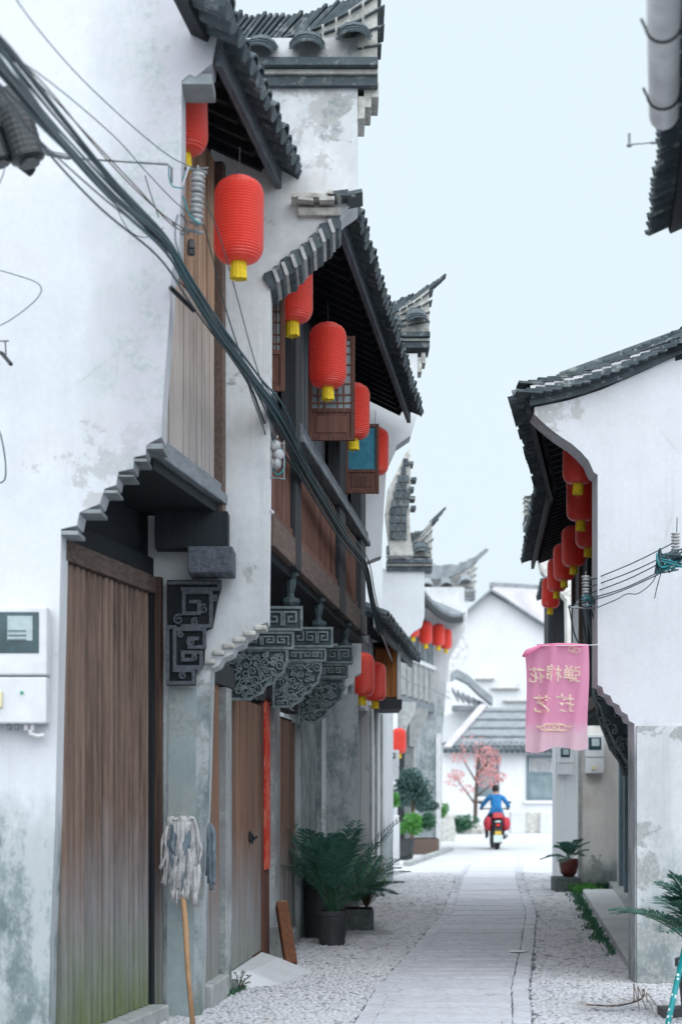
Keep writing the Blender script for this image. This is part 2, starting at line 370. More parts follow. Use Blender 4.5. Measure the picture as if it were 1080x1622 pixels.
def lantern_mat():
    n = NT('lantern_silk'); c = n.mix(n.noise(3, 3, 0.5), (0.92, 0.10, 0.06), (0.84, 0.065, 0.045))
    n.out(c, 0.38, 0.75)
    n.val(n.b.inputs['Sheen Weight'], 0.35); n.val(n.b.inputs['Sheen Roughness'], 0.4)
    t = n.new('ShaderNodeBsdfTranslucent'); t.inputs[0].default_value = (1.0, 0.12, 0.07, 1)
    mx = n.new('ShaderNodeMixShader'); mx.inputs[0].default_value = 0.35
    n.lk(n.b.outputs[0], mx.inputs[1]); n.lk(t.outputs[0], mx.inputs[2]); n.lk(mx.outputs[0], n.o.inputs[0]); return n.m
M['lantern'] = lantern_mat()
M['fringe'] = simple('fringe', (0.80, 0.60, 0.035), (0.62, 0.42, 0.02), 30, 0.7, 0.2, 0.4, 0.004)
def redpaper():
    n = NT('red_paper'); c = n.mix(n.ramp(n.noise(7, 7, 0.7), 0.45, 0.6), (0.55, 0.028, 0.02), (0.68, 0.16, 0.12))
    g = n.ramp(n.noise(26, 6, 0.7, sc=(1, 1, 0.8)), 0.56, 0.60)
    c = n.mix(n.math('MULTIPLY', g, 0.55), c, (0.45, 0.25, 0.05)); return n.out(c, 0.7, 0.2)
M['red_paper'] = redpaper()
def bannermat():
    n = NT('banner_cloth'); z = n.z()
    c = n.mix(n.ramp(n.math('ADD', z, n.math('MULTIPLY', n.noise(12, 5, 0.6, sc=(3, 3, 0.5)), 0.12)), 2.10, 1.98), (0.98, 0.42, 0.63), (0.96, 0.66, 0.76))
    c = n.mix(n.ramp(n.noise(2.5, 3), 0.4, 0.7, 0, 0.35), c, (0.95, 0.34, 0.56))
    n.out(c, 0.75, 0.15)
    t = n.new('ShaderNodeBsdfTranslucent'); n.lk(c, t.inputs[0])
    mx = n.new('ShaderNodeMixShader'); mx.inputs[0].default_value = 0.5
    n.lk(n.b.outputs[0], mx.inputs[1]); n.lk(t.outputs[0], mx.inputs[2]); n.lk(mx.outputs[0], n.o.inputs[0]); return n.m
M['banner'] = bannermat()
M['cream_print'] = leafmat('cream_print', (0.95, 0.86, 0.68), (0.95, 0.82, 0.62), 0.5)
def groundmat():
    n = NT('ground_earth'); c = n.mix(n.ramp(n.noise(1.5, 8, 0.65), 0.35, 0.65), (0.33, 0.33, 0.345), (0.22, 0.225, 0.235))
    c = n.mix(n.ramp(n.noise(40, 4, 0.7), 0.4, 0.65, 0, 0.5), c, (0.14, 0.145, 0.15)); n.bump(n.noise(30, 6, 0.7), 0.6, 0.01); return n.out(c, 0.95, 0.1)
M['ground'] = groundmat()
def pavemat():
    n = NT('concrete_pavement'); c = n.mix(n.ramp(n.noise(1.2, 7, 0.6), 0.35, 0.65), (0.58, 0.59, 0.61), (0.49, 0.50, 0.52))
    n.bump(n.noise(18, 6, 0.7), 0.4, 0.01); return n.out(c, 0.9, 0.15)
M['pave'] = pavemat()
M['joint'] = simple('joint_sand', (0.20, 0.21, 0.225), (0.10, 0.11, 0.12), 25, 0.95, 0.1, 0.6, 0.01)
def pebblemat():
    n = NT('pebble'); i = n.island()
    c = n.mix(i, (0.39, 0.39, 0.425), (0.56, 0.555, 0.59)); c = n.mix(n.ramp(i, 0.0, 0.18, 0.8, 0), c, (0.12, 0.14, 0.155))
    c = n.mix(n.ramp(n.noise(1.1, 5, 0.6), 0.4, 0.62, 0, 0.35), c, (0.60, 0.585, 0.59))
    n.bump(n.noise(60, 4, 0.6), 0.3, 0.004); return n.out(c, 0.75, 0.3)
M['pebble'] = pebblemat()
def slabmat():
    n = NT('paving_stone'); c = n.mix(n.ramp(n.noise(5, 8, 0.7), 0.35, 0.68), (0.64, 0.64, 0.70), (0.50, 0.505, 0.555))
    c = n.mix(n.math('MULTIPLY', n.rnd(), 0.30), c, (0.50, 0.50, 0.53))
    c = n.mix(n.ramp(n.noise(34, 7, 0.8, sc=(.6, 1, 1)), 0.53, 0.62, 0, 0.6), c, (0.22, 0.23, 0.25))
    n.bump(n.math('ADD', n.noise(22, 7, 0.75), n.noise(6, 5, 0.6)), 0.8, 0.012); return n.out(c, 0.85, 0.25)
M['slab'] = slabmat()
# ------------------------------------------------------------------ shared small pieces
def arc_tile(name, mat, r=0.085, L=0.24, t=0.014, a0=15, a1=165, inv=False, n=6, drip=False):
    mb = MB(); vs = []
    for y in (0, L):
        for rr in (r, r - t):
            for k in range(n + 1):
                a = R(a0 + (a1 - a0) * k / n); x = rr * math.cos(a); z = rr * math.sin(a)
                tap = 1.0 if y == 0 else 0.9
                if inv: z = -z + r * 0.75
                vs.append((x * tap, y, z - r * 0.25))
    m = n + 1; fs = []
    def q(a, b): return a * m + b
    for k in range(n):
        fs.append((q(0, k), q(0, k + 1), q(2, k + 1), q(2, k)))
        fs.append((q(1, k), q(3, k), q(3, k + 1), q(1, k + 1)))
        fs.append((q(0, k), q(1, k), q(1, k + 1), q(0, k + 1)))
        fs.append((q(2, k), q(2, k + 1), q(3, k + 1), q(3, k)))
    mb.add(vs, fs)
    if drip:
        pts = [(r * 0.8 * math.cos(R(a)), r * 0.55 - 0.9 * r * abs(math.sin(R(a)))) for a in range(180, 361, 30)]
        mb.prism([(x, z - 0.02) for x, z in pts], -0.010, 0.002)
    me = mb.mesh(name, mat)
    return me
T_COVER = arc_tile('tile', M['tile'])
T_PAN = arc_tile('tile', M['tile'], inv=True)
T_DRIP = arc_tile('tile', M['tile'], inv=True, drip=True)
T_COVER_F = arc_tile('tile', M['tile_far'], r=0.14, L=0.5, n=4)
def slat_mesh(name, mat, w=0.18, h=0.235, t=0.010):
    return MB().hexa([(-t, -w / 2, 0), (t, -w / 2, 0), (t, w / 2, 0), (-t, w / 2, 0), (-t + h * 0.55, -w / 2, h), (t + h * 0.55, -w / 2, h), (t + h * 0.55, w / 2, h), (-t + h * 0.55, w / 2, h)]).mesh(name, mat)
T_SLAT = slat_mesh('ridge_tile', M['tile'])
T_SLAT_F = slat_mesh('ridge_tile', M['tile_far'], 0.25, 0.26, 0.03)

def basis(x, y, z): return Matrix((x, y, z)).transposed()

def tiled_roof(parent, fr, u0, u1, n_e, z_e, slope=27, length=2.6, pitch=0.18, rows=3, soffit=None, fascia=True, tile_sag=0.03, fmat=None, field=True):
    s, c = math.sin(R(slope)), math.cos(R(slope))
    up = -fr.n * c + Vector((0, 0, s)); nor = fr.n * s + Vector((0, 0, c))
    def rp(u, d, h): return fr.p(u, n_e, z_e) + up * d + nor * h
    mb = MB()
    mb.hexa([rp(u0, 0.06, -0.07), rp(u1, 0.06, -0.07), rp(u1, length, -0.07), rp(u0, length, -0.07), rp(u0, 0.06, -0.035), rp(u1, 0.06, -0.035), rp(u1, length, -0.035), rp(u0, length, -0.035)])
    roof = mb.build('roof', M['black_wood'], parent)
    # rafters
    rm = MB(); u = u0 + 0.12
    while field and u < u1 - 0.05:
        rm.hexa([rp(u, 0.07, -0.13), rp(u + 0.06, 0.07, -0.13), rp(u + 0.06, length * 0.6, -0.13), rp(u, length * 0.6, -0.13), rp(u, 0.07, -0.07), rp(u + 0.06, 0.07, -0.07), rp(u + 0.06, length * 0.6, -0.07), rp(u, length * 0.6, -0.07)])
        u += 0.27
    if field: rm.build('rafter', M['black_wood'], parent, kind='stuff')
    if fascia:
        fb = MB(); h = 0.15
        fb.hexa([fr.p(u0, n_e - 0.01, z_e - h), fr.p(u1, n_e - 0.01, z_e - h), fr.p(u1, n_e - 0.05, z_e - h), fr.p(u0, n_e - 0.05, z_e - h), fr.p(u0, n_e - 0.01, z_e + 0.0), fr.p(u1, n_e - 0.01, z_e + 0.0), fr.p(u1, n_e - 0.05, z_e + 0.02), fr.p(u0, n_e - 0.05, z_e + 0.02)])
        fb.build('fascia', fmat or M['fascia'], parent)
    ncol = int((u1 - u0) / pitch)
    zax = nor; yax = up; xax = fr.d * (1 if fr.side > 0 else -1)
    xax = yax.cross(zax)
    for i in range(ncol + 1):
        u = u0 + (u1 - u0) * (i + 0.5) / (ncol + 1)
        for r in range(rows):
            j = random.uniform(-0.008, 0.008)
            for kind in (0, 1):
                uu = u + (pitch / 2 if kind else 0)
                if kind and i == ncol: continue
                lo = -0.09 - (0.03 if kind == 0 else 0.0) + r * 0.19 + random.uniform(-0.012, 0.012)
                m = T_COVER if kind else (T_DRIP if r == 0 else T_PAN)
                tilt = Matrix.Rotation(random.uniform(-0.05, 0.05), 3, 'Y') @ Matrix.Rotation(-0.05 + random.uniform(-0.03, 0.03), 3, 'X')
                link('tile', m, roof, loc=rp(uu + j, lo, (0.035 if kind else 0.0) + 0.012 * (rows - r) * 0 + random.uniform(0, 0.008)), rot=basis(xax, yax, zax) @ tilt)
    if not field: return roof
    # the field of tiles further up
    rowsv = []; nn = (ncol + 1) * 4
    for d in [rows * 0.19 - 0.08 + k * (length - rows * 0.19 + 0.08) / 8 for k in range(9)]:
        rowsv.append([rp(u0 + (u1 - u0) * k / nn, d, 0.045 - 0.04 * math.cos(k * math.pi / 2)) for k in range(nn + 1)])
    MB().grid(rowsv).build('tile_field', M['tile'], parent, kind='stuff', solid=0.01)
    return roof

def cap(parent, x0, x1, zt, y0, y1, rise=0.45, far=False, sc=1.0, tip=1):
    "tiled horse-head cap on a transverse wall; tip=+1 curls up at the right end, -1 at the left"
    ym = (y0 + y1) / 2; hw = (y1 - y0) / 2
    mat = M['tile_far'] if far else M['tile']
    L = x1 - x0; N = 14
    def curve(t): return rise * max(0.0, (t - 0.30) / 0.70) ** 2.0
    def X(t): return x0 + L * t if tip > 0 else x1 - L * t
    for dz, ov, h, mt in ((0.0, 0.05, 0.06, 'tile'), (0.065, 0.08, 0.028, 'mortar'), (0.098, 0.14, 0.05, 'tile')):
        mb = MB()
        for i in range(N):
            t0, t1 = i / N, (i + 1) / N
            za, zb = zt + dz * sc + 0.25 * curve(t0) * (dz > 0.1), zt + dz * sc + 0.25 * curve(t1) * (dz > 0.1)
            a, b = X(t0), X(t1)
            if tip < 0: a, b = b, a; za, zb = zb, za
            e = ov * sc
            mb.hexa([(a, ym - hw - e, za), (b, ym - hw - e, zb), (b, ym + hw + e, zb), (a, ym + hw + e, za), (a, ym - hw - e, za + h * sc), (b, ym - hw - e, zb + h * sc), (b, ym + hw + e, zb + h * sc), (a, ym + hw + e, za + h * sc)])
        mb.build('cap_moulding', M['tile_far' if (far and mt == 'tile') else mt], parent)
    # covers sloping down to both faces of the wall
    pitch = (0.30 if far else 0.27) * sc; n = max(2, int(L / pitch))
    for side in (-1, 1):
        yv = Vector((0, -side * math.cos(R(28)), math.sin(R(28)))); zv = Vector((0, side * math.sin(R(28)), math.cos(R(28))))
        xv = yv.cross(zv)
        for i in range(n):
            t = (i + 0.5) / n
            z = zt + 0.165 * sc + 0.3 * curve(t)
            for q in range(1 if far else 3):
                link('tile', T_COVER_F if far else T_COVER, parent, loc=(X(t) + random.uniform(-.01, .01), ym + side * (hw + 0.20 * sc - 0.03 * q), z - .02 + 0.030 * q), rot=basis(xv, yv, zv), scl=(1.45 * sc, 1.1, 1.0 * sc) if not far else (sc * .9, .8, sc))
    rb = MB()
    for i in range(N):
        t0, t1 = i / N, (i + 1) / N
        a, b, za, zb = X(t0), X(t1), zt + 0.24 * sc + curve(t0) * 0.8, zt + 0.24 * sc + curve(t1) * 0.8
        if tip < 0: a, b = b, a; za, zb = zb, za
        h = 0.10 * sc; w = 0.10 * sc
        zl = zt + 0.2 * sc
        rb.hexa([(a, ym - w, zl), (b, ym - w, zl), (b, ym + w, zl), (a, ym + w, zl), (a, ym - w, za + h), (b, ym - w, zb + h), (b, ym + w, zb + h), (a, ym + w, za + h)])
    rb.build('ridge', M['mortar'], parent)
    for fr_, ov in ((.22, .115), (.45, .125), (.68, .135), (.9, .145)):
        rc = MB()
        for i in range(N):
            t0, t1 = i / N, (i + 1) / N + (random.uniform(.0, .05) if i == N - 1 else -.012)
            a, b = X(t0), X(t1); zl = zt + 0.2 * sc; hA, hB = .14 * sc + curve(t0) * .8, .14 * sc + curve(min(t1, 1.05)) * .8
            if tip < 0: a, b = b, a; hA, hB = hB, hA
            za, zb = zl + hA * fr_, zl + hB * fr_; w = ov * sc; h = .011 * sc; j = random.uniform(-.006, .006)
            rc.hexa([(a, ym - w, za + j), (b, ym - w, zb + j), (b, ym + w, zb + j), (a, ym + w, za + j), (a, ym - w, za + h + j), (b, ym - w, zb + h + j), (b, ym + w, zb + h + j), (a, ym + w, za + h + j)])
        rc.build('ridge_course', mat, parent)
    step = 0.038 * sc * (1.6 if far else 1.0); k = int(L / step)
    for i in range(k):
        t = (i + 0.5) / k
        link('ridge_tile', T_SLAT_F if far else T_SLAT, parent, loc=(X(t), ym, zt + 0.33 * sc + curve(t) * 0.85 + random.uniform(-.006, .006)), rot=(0, (0.10 + 0.25 * t) * tip if tip > 0 else 0.9, 0), scl=(sc, sc, sc * random.uniform(0.9, 1.06)))

def wall(label, px, s, Yt, mat, name='gable_wall', cat='wall', jit=0.004, depth=None, group=None):
    "a wall across the street direction with an outline in photo pixels at its own distance"
    Y0 = FPX / s
    t = thing(name, label, cat, (P(px[0][0], px[0][1], Y0).x, Y0, 0), group)
    pts = []
    for i, (a, b) in enumerate(px):
        pts.append(XZ(a, b, Y0))
    MB().prism(pts, Y0, Y0 + Yt).build('masonry', mat, t)
    return t

def planks(parent, fr, u0, u1, n0, n1, z0, z1, w, mat, gap=0.006, name='plank', batten=0.0, ztop=None):
    n = max(1, int(round((u1 - u0) / w)))
    for i in range(n):
        a = u0 + (u1 - u0) * i / n; b = u0 + (u1 - u0) * (i + 1) / n - gap
        mb = MB(); j = random.uniform(-0.004, 0.004); zt = z1 if ztop is None else z1
        if batten:
            m = (a + b) / 2; q = (b - a)
            prof = [(a, 0), (a + q * .12, batten * .8), (a + q * .32, batten), (a + q * .50, batten * .9), (a + q * .58, batten * .25), (b, batten * .1)]
            pl = [fr.p(u, n1 + h + j, 0) for u, h in prof] + [fr.p(b, n0, 0), fr.p(a, n0, 0)]
            mb.prismz([(v.x, v.y) for v in pl], z0, z1)
        else: fr.box(mb, a, b, n0, n1 + j, z0, z1)
        mb.build(name, mat, parent)

def spiral(mb, cx, cz, y, r, turns=1.6, dirn=1, a0=0.0, w=0.010):
    pts = []; m = int(14 * turns)
    for i in range(m + 1):
        t = i / m; a = a0 + dirn * t * turns * 2 * math.pi; rr = r * (1 - 0.85 * t)
        pts.append((cx + rr * math.cos(a), y, cz + rr * math.sin(a)))
    mb.tube(pts, [w * (1 - 0.4 * i / m) for i in range(m + 1)], 5)
def leafscroll(mb, x0, x1, z0, z1, y, inside, n=26, seed=1, r=(0.02, 0.045)):
    rg = random.Random(seed); placed = []; tries = 0
    while len(placed) < n and tries < 900:
        tries += 1
        x, z, q = rg.uniform(x0, x1), rg.uniform(z0, z1), rg.uniform(*r)
        if not inside(x, z) or any((x - a) ** 2 + (z - b) ** 2 < (0.80 * (q + c)) ** 2 for a, b, c in placed): continue
        placed.append((x, z, q))
        spiral(mb, x, z, y - 0.006, q, rg.uniform(1.1, 1.8), rg.choice((-1, 1)), rg.uniform(0, 6.28), 0.009)
        a = rg.uniform(0, 6.28)
        mb.tube([(x + q * math.cos(a), y, z + q * math.sin(a)), (x + 1.5 * q * math.cos(a + .4), y - .006, z + 1.5 * q * math.sin(a + .4)), (x + 2.1 * q * math.cos(a + .9), y, z + 2.1 * q * math.sin(a + .9))], [0.009, 0.011, 0.003], 5)
def rectline(mb, pts, y, w=0.008, closed=False):
    "raised square moulding along a polyline in x,z"
    if closed: pts = list(pts) + [pts[0]]
    for (xa, za), (xb, zb) in zip(pts, pts[1:]):
        d = Vector((xb - xa, 0, zb - za)); L = d.length
        if L < 1e-6: continue
        d /= L; nrm = Vector((-d.z, 0, d.x)); a = Vector((xa, 0, za)) - d * w; b = Vector((xb, 0, zb)) + d * w
        y0, y1 = y - 0.014 - random.uniform(0, .003), y + 0.004
        q = [a - nrm * w, b - nrm * w, b + nrm * w, a + nrm * w]
        mb.hexa([Vector((v.x, y0, v.z)) for v in q] + [Vector((v.x, y1, v.z)) for v in q])
def meander(x0, x1, z0, z1, rows=1, cols=3):
    out = []; cw = (x1 - x0) / cols; rh = (z1 - z0) / rows
    for r in range(rows):
        for c in range(cols):
            a, b = x0 + c * cw, z0 + r * rh; g = 0.16
            P_ = [(a + .08 * cw, b + .12 * rh), (a + .08 * cw, b + .88 * rh), (a + .86 * cw, b + .88 * rh), (a + .86 * cw, b + .30 * rh), (a + .38 * cw, b + .30 * rh), (a + .38 * cw, b + .60 * rh), (a + .60 * cw, b + .60 * rh)]
            if (r + c) % 2: P_ = [(2 * a + cw - x, z) for x, z in P_]
            out.append(P_)
    return out

def scroll_bracket(parent, x0, x1, xtop, z0, z1, zb, zt, Y, seed, mat='carving'):
    """bracket across the street: scroll panel x0..x1 from z0 to z1, two fret tiers above out to xtop up to zt"""
    w, h = x1 - x0, z1 - z0
    poly = [(x0, z0), (x0, z1), (x1, z1), (x1, z1 - 0.24 * h), (x1 - .04 * w, z1 - .34 * h), (x1 - .06 * w, z1 - .45 * h), (x1 - .18 * w, z1 - .55 * h), (x1 - .22 * w, z1 - .66 * h), (x1 - .36 * w, z1 - .72 * h), (x1 - .42 * w, z1 - .86 * h), (x1 - .58 * w, z0 + .04 * h), (x1 - .62 * w, z0)]
    br = MB().prism(poly, Y, Y + 0.10).build('bracket', M[mat], parent, bevel=0.004)
    def inside(x, z):
        t = (z1 - z) / h; lim = x1 - w * (0 if t < .25 else (t - .25) * .8)
        return x0 + .025 < x < lim - .03 and z0 + .03 < z < z1 - .03
    mb = MB(); rectline(mb, poly, Y, 0.011, True)
    leafscroll(mb, x0, x1, z0, z1, Y - 0.004, inside, 34, seed)
    rectline(mb, [(x0 + .03, z0 + .2 * h), (x0 + .45 * w, z0 + .28 * h), (x1 - .2 * w, z1 - .5 * h)], Y, 0.007)
    mb.build('scroll_relief', M['carving_hi'], br)
    tiers = [(x0 + .05 * w, (x1 * .6 + xtop * .4), z1 + .004, zb), (x0 + .35 * w, xtop, zb + .004, zt)]
    for k, (a, b, za, zc) in enumerate(tiers):
        d = 0.012 * (k + 1)
        t = MB().box(a, b, Y - d, Y + 0.12 + d, za, zc).build('fret_block', M[mat], parent, bevel=0.006)
        mb = MB(); rectline(mb, [(a, za + .01), (b, za + .01), (b, zc - .01), (a, zc - .01)], Y - d, 0.010, True)
        for pl in meander(a + .025, b - .025, za + .03, zc - .03, 1, 3 if k else 4): rectline(mb, pl, Y - d, 0.0065)
        mb.build('fret_relief', M['carving_hi'], t)
    return br

# ------------------------------------------------------------------ ground and street
def lerp(tab, y):
    if y <= tab[0][0]:
        (a, b), (c, d) = tab[0], tab[1]
        return b + (y - a) * (d - b) / (c - a)
    for (a, b), (c, d) in zip(tab, tab[1:]):
        if y <= c: return b + (y - a) * (d - b) / (c - a)
    (a, b), (c, d) = tab[-2], tab[-1]
    return b + (y - a) * (d - b) / (c - a)
CEN = [(10.96, .66), (12.75, .83), (16.5, 1.30), (20.5, 1.78), (29.4, 2.56), (42.7, 3.98), (50, 4.7)]
LEFT = [(9.3, -1.6), (11.3, -1.2), (11.65, -.94), (18.6, -.2), (19, .12), (26, .75), (30, 1.0), (45, 2.5)]
RIGHT = [(13.2, 2.27), (24, 3.44), (32, 4.3), (45, 5.8)]
HW = 0.44
g = MB().add([(-150, -30, 0), (150, -30, 0), (150, 320, 0), (-150, 320, 0)], [(0, 1, 2, 3)]).build('ground', M['ground']); meta(g, kind='structure')
# street bed under the stones
bed = MB(); ys = [4 + i for i in range(42)]
bed.grid([[Vector((lerp(LEFT, y) - .9, y, .003)), Vector((lerp(RIGHT, y) + 1.5, y, .003))] for y in ys])
street = bed.build('street', M['joint']); meta(street, kind='structure')
y = 9.6; k = 0
while y < 40:
    d = random.uniform(0.30, 0.48) if y < 27 else 0.75
    c0, c1 = lerp(CEN, y), lerp(CEN, y + d); g0 = 0.052
    cuts = [-HW, HW] if random.random() < .8 else [-HW, random.uniform(-.2, .2), HW]
    for a, b in zip(cuts, cuts[1:]):
        zt = 0.024 + random.uniform(-.004, .004); e = 0.0
        m_ = 7; fr_ = [(c0 + a + e + (b - a - 2 * e) * k_ / m_, y + g0 + random.uniform(-.011, .011)) for k_ in range(m_ + 1)]
        bk_e = [(c1 + b - e - (b - a - 2 * e) * k_ / m_, y + d + random.uniform(-.011, .011)) for k_ in range(m_ + 1)]
        q = fr_ + bk_e; cxm, cym = sum(p[0] for p in q) / len(q), sum(p[1] for p in q) / len(q)
        n_q = len(q); mb = MB(); tl = random.uniform(-.004, .004)
        mb.add([(p[0] - cxm, p[1] - cym, -zt) for p in q] + [((p[0] - cxm) * .998, (p[1] - cym) * .955, tl * (p[0] - cxm)) for p in q],
               [(k_, (k_ + 1) % n_q, (k_ + 1) % n_q + n_q, k_ + n_q) for k_ in range(n_q)] + [tuple(range(n_q, 2 * n_q))])
        link('paving_stone', mb.mesh('paving_stone', M['slab']), street, loc=(cxm, cym, zt))
    y += d
bk = MB().hexa([(-.065, 0, -.03), (.065, 0, -.03), (.065, .285, -.03), (-.065, .285, -.03), (-.056, .008, 0), (.056, .01, .002), (.057, .275, 0), (-.057, .277, .003)]).mesh('border_brick', M['slab'])
for sgn in (-1, 1):
    y = 9.6
    while y < 34:
        c = lerp(CEN, y); sl = (lerp(CEN, y + .3) - c) / .3
        link('border_brick', bk, street, loc=(c + sgn * (HW + .063) + random.uniform(-.004, .004), y, .024 + random.uniform(-.004, .005)), rot=(random.uniform(-.01, .01), random.uniform(-.03, .03), -math.atan(sl) + random.uniform(-.03, .03)))
        y += 0.305 if y < 24 else .6
# pebbles set on edge
pb = MB(); rg = random.Random(3); y = 9.4; pv = []; pf = []
RING = [(math.cos(2 * math.pi * k / 6), math.sin(2 * math.pi * k / 6)) for k in range(6)]
while y < 31:
    sz = 0.036 if y < 14 else (0.046 if y < 20 else 0.07)
    xl, xr = lerp(LEFT, y) - .15, (lerp(RIGHT, y) + .05 if y > 13.3 else 3.0)
    x = xl + rg.uniform(0, sz); c = lerp(CEN, y)
    while x < xr:
        if abs(x - c) > HW + .148:
            a = rg.gauss(0, .55); lx, ly = sz * rg.uniform(.52, .76), sz * rg.uniform(.32, .50); h = rg.uniform(.008, .018)
            ca, sa = math.cos(a), math.sin(a); jx, jy = x + rg.uniform(-.2, .2) * sz, y + rg.uniform(-.25, .25) * sz
            b = len(pv)
            for (f, zz) in ((1, 0.0), (.85, h * .75), (.45, h)):
                for u, v in RING:
                    X_, Y_ = u * lx * f, v * ly * f
                    pv.append(Vector((jx + X_ * ca - Y_ * sa, jy + X_ * sa + Y_ * ca, zz)))
            for q in range(2):
                for k in range(6): pf.append((b + q * 6 + k, b + q * 6 + (k + 1) % 6, b + (q + 1) * 6 + (k + 1) % 6, b + (q + 1) * 6 + k))
            pf.append(tuple(b + 12 + k for k in range(6)))
        x += sz * rg.uniform(.95, 1.15)
    y += sz * .80
pb.v, pb.f = pv, pf
pb.build('pebbles', M['pebble'], street, smooth=True, kind='stuff')
# pale pavement at the crossing
pv_ = MB().add([(-6, 30.9, .006), (16, 30.9, .006), (16, 64, .006), (-6, 64, .006)], [(0, 1, 2, 3)]).build('pavement', M['pave']); meta(pv_, kind='structure')

# ------------------------------------------------------------------ left: near gable wall (A)
SA = 290.0
wa_px = [(-420, 1750), (-420, -160), (352, -160), (348, 25), (336, 100), (310, 122), (300, 118), (288, 128), (288, 240), (284, 380), (283, 400), (272, 430), (270, 480), (264, 560), (258, 640), (256, 692), (240, 700), (232, 706), (231, 720), (213, 724), (211, 742), (188, 747), (184, 768), (166, 774), (158, 798), (138, 806), (126, 812), (122, 832), (97, 838), (97, 860), (94, 1000), (88, 1300), (80, 1500), (76, 1750)]
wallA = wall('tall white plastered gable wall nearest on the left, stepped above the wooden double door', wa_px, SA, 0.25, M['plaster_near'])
YA = FPX / SA
# dark brick corbels showing under the steps
for (a, b, c, d) in ((288, 336, 108, 128), (184, 212, 744, 750), (158, 186, 768, 776), (122, 160, 798, 808), (97, 124, 832, 842), (211, 233, 718, 726), (231, 258, 694, 706)):
    p0, p1 = P(a, d, YA), P(b, c, YA)
    MB().box(p0.x, p1.x, YA + .005, YA + .262, p0.z - .015, p1.z - .028).build('corbel_brick', M['brick_grey'], wallA)

# ------------------------------------------------------------------ left: wall B
SB = 240.0; YB = FPX / SB
wb_px = [(150, 1680), (150, 60), (566, 60), (567, 316), (560, 322), (545, 332), (532, 345), (516, 362), (500, 376), (482, 392), (462, 410), (444, 424), (428, 436), (427, 700), (424, 985), (408, 992), (404, 1004), (390, 1010), (386, 1020), (372, 1026), (368, 1036), (352, 1043), (346, 1054), (334, 1060), (330, 1200), (320, 1500), (316, 1680)]
wallB = wall('weathered white gable wall between the two timber houses, with the biggest curled tile parapet', wb_px, SB, 0.36, M['plaster_column'])
pbx0, pbx1 = P(300, 0, YB).x, P(598, 0, YB).x
cap(wallB, pbx0, pbx1, P(0, 140, YB).z, YB, YB + .36, rise=0.44)
# corbel blocks under the parapet end
for i, (a, b, c, d) in enumerate(((566, 578, 150, 186), (576, 588, 138, 168), (586, 600, 128, 152))):
    p0, p1 = P(a, d, YB), P(b, c, YB)
    MB().box(p0.x + .002, p1.x, YB + .02, YB + .34, p0.z, p1.z).build('corbel_brick', M['mortar'], wallB, bevel=.006)
# tile edging along the shoulder, one piece after another
shoulder = [(430, 442), (444, 432), (458, 420), (472, 408), (487, 395), (502, 381), (517, 366), (531, 351)]
ed = MB().prism([(-.040, -.045), (-.046, .03), (-.028, .045), (.020, .040), (.034, .02), (.028, -.035), (0, -.055)], -.03, .40).mesh('edging_tile', M['tile'])
for i, (a, b) in enumerate(shoulder):
    link('edging_tile', ed, wallB, loc=P(a, b, YB - .0), rot=(0, R(-30 + 12 * math.sin(i * 2.2)), 0), scl=(1, 1, random.uniform(.9, 1.25)))
for i, (a, b) in enumerate([((shoulder[k][0] + shoulder[k + 1][0]) / 2, (shoulder[k][1] + shoulder[k + 1][1]) / 2) for k in range(7)]):
    link('mortar_joint', MB().box(-.012, .012, -.045, .38, -.055, .035).mesh('mortar_joint', M['porcelain']), wallB, loc=P(a, b, YB - .0), rot=(0, R(-20), 0))
for i in range(9):
    a = 474 + i * 11; p = P(a, 322 + random.uniform(-4, 3) - (4 if i > 6 else 0), YB)
    link('shoulder_tile', MB().box(-.05, .05, -.10, .10, -.012, .012).mesh('shoulder_tile', M['mortar' if i < 6 else 'tile']), wallB, loc=(p.x, YB - .03 - .003 * i, p.z), rot=(random.uniform(-.15, .15), random.uniform(-.2, .25), 0))
# cornice strip below, plaster ledge
p0, p1 = P(472, 345, YB), P(540, 332, YB)
MB().box(p0.x, p1.x, YB - .05, YB + .003, p0.z, p1.z).build('plaster_ledge', M['mortar'], wallB, bevel=.008)
# pale corbel tiles stepping down to the pilaster
for i, (a, b) in enumerate(((414, 994), (397, 1003), (381, 1013), (364, 1023), (348, 1034), (333, 1048))):
    p = P(a, b, YB)
    MB().box(p.x - .045, p.x + .035, YB - .035 - .002 * i, YB + .2, p.z - .018, p.z + .014).build('corbel_tile', M['mortar'], wallB, bevel=.01)
# grey rendered panel on the pilaster
pp = [P(a, b, YB) for a, b in ((268, 1090), (312, 1090), (306, 1650), (264, 1650))]
MB().prism([(q.x, q.z) for q in pp], YB - .02, YB + .01).build('rendered_panel', plaster('render_teal', base=(.34, .40, .41), dirt=(.16, .21, .22), grime=(.12, .16, .17), amount=.8, seed=14, peel=.35), wallB)

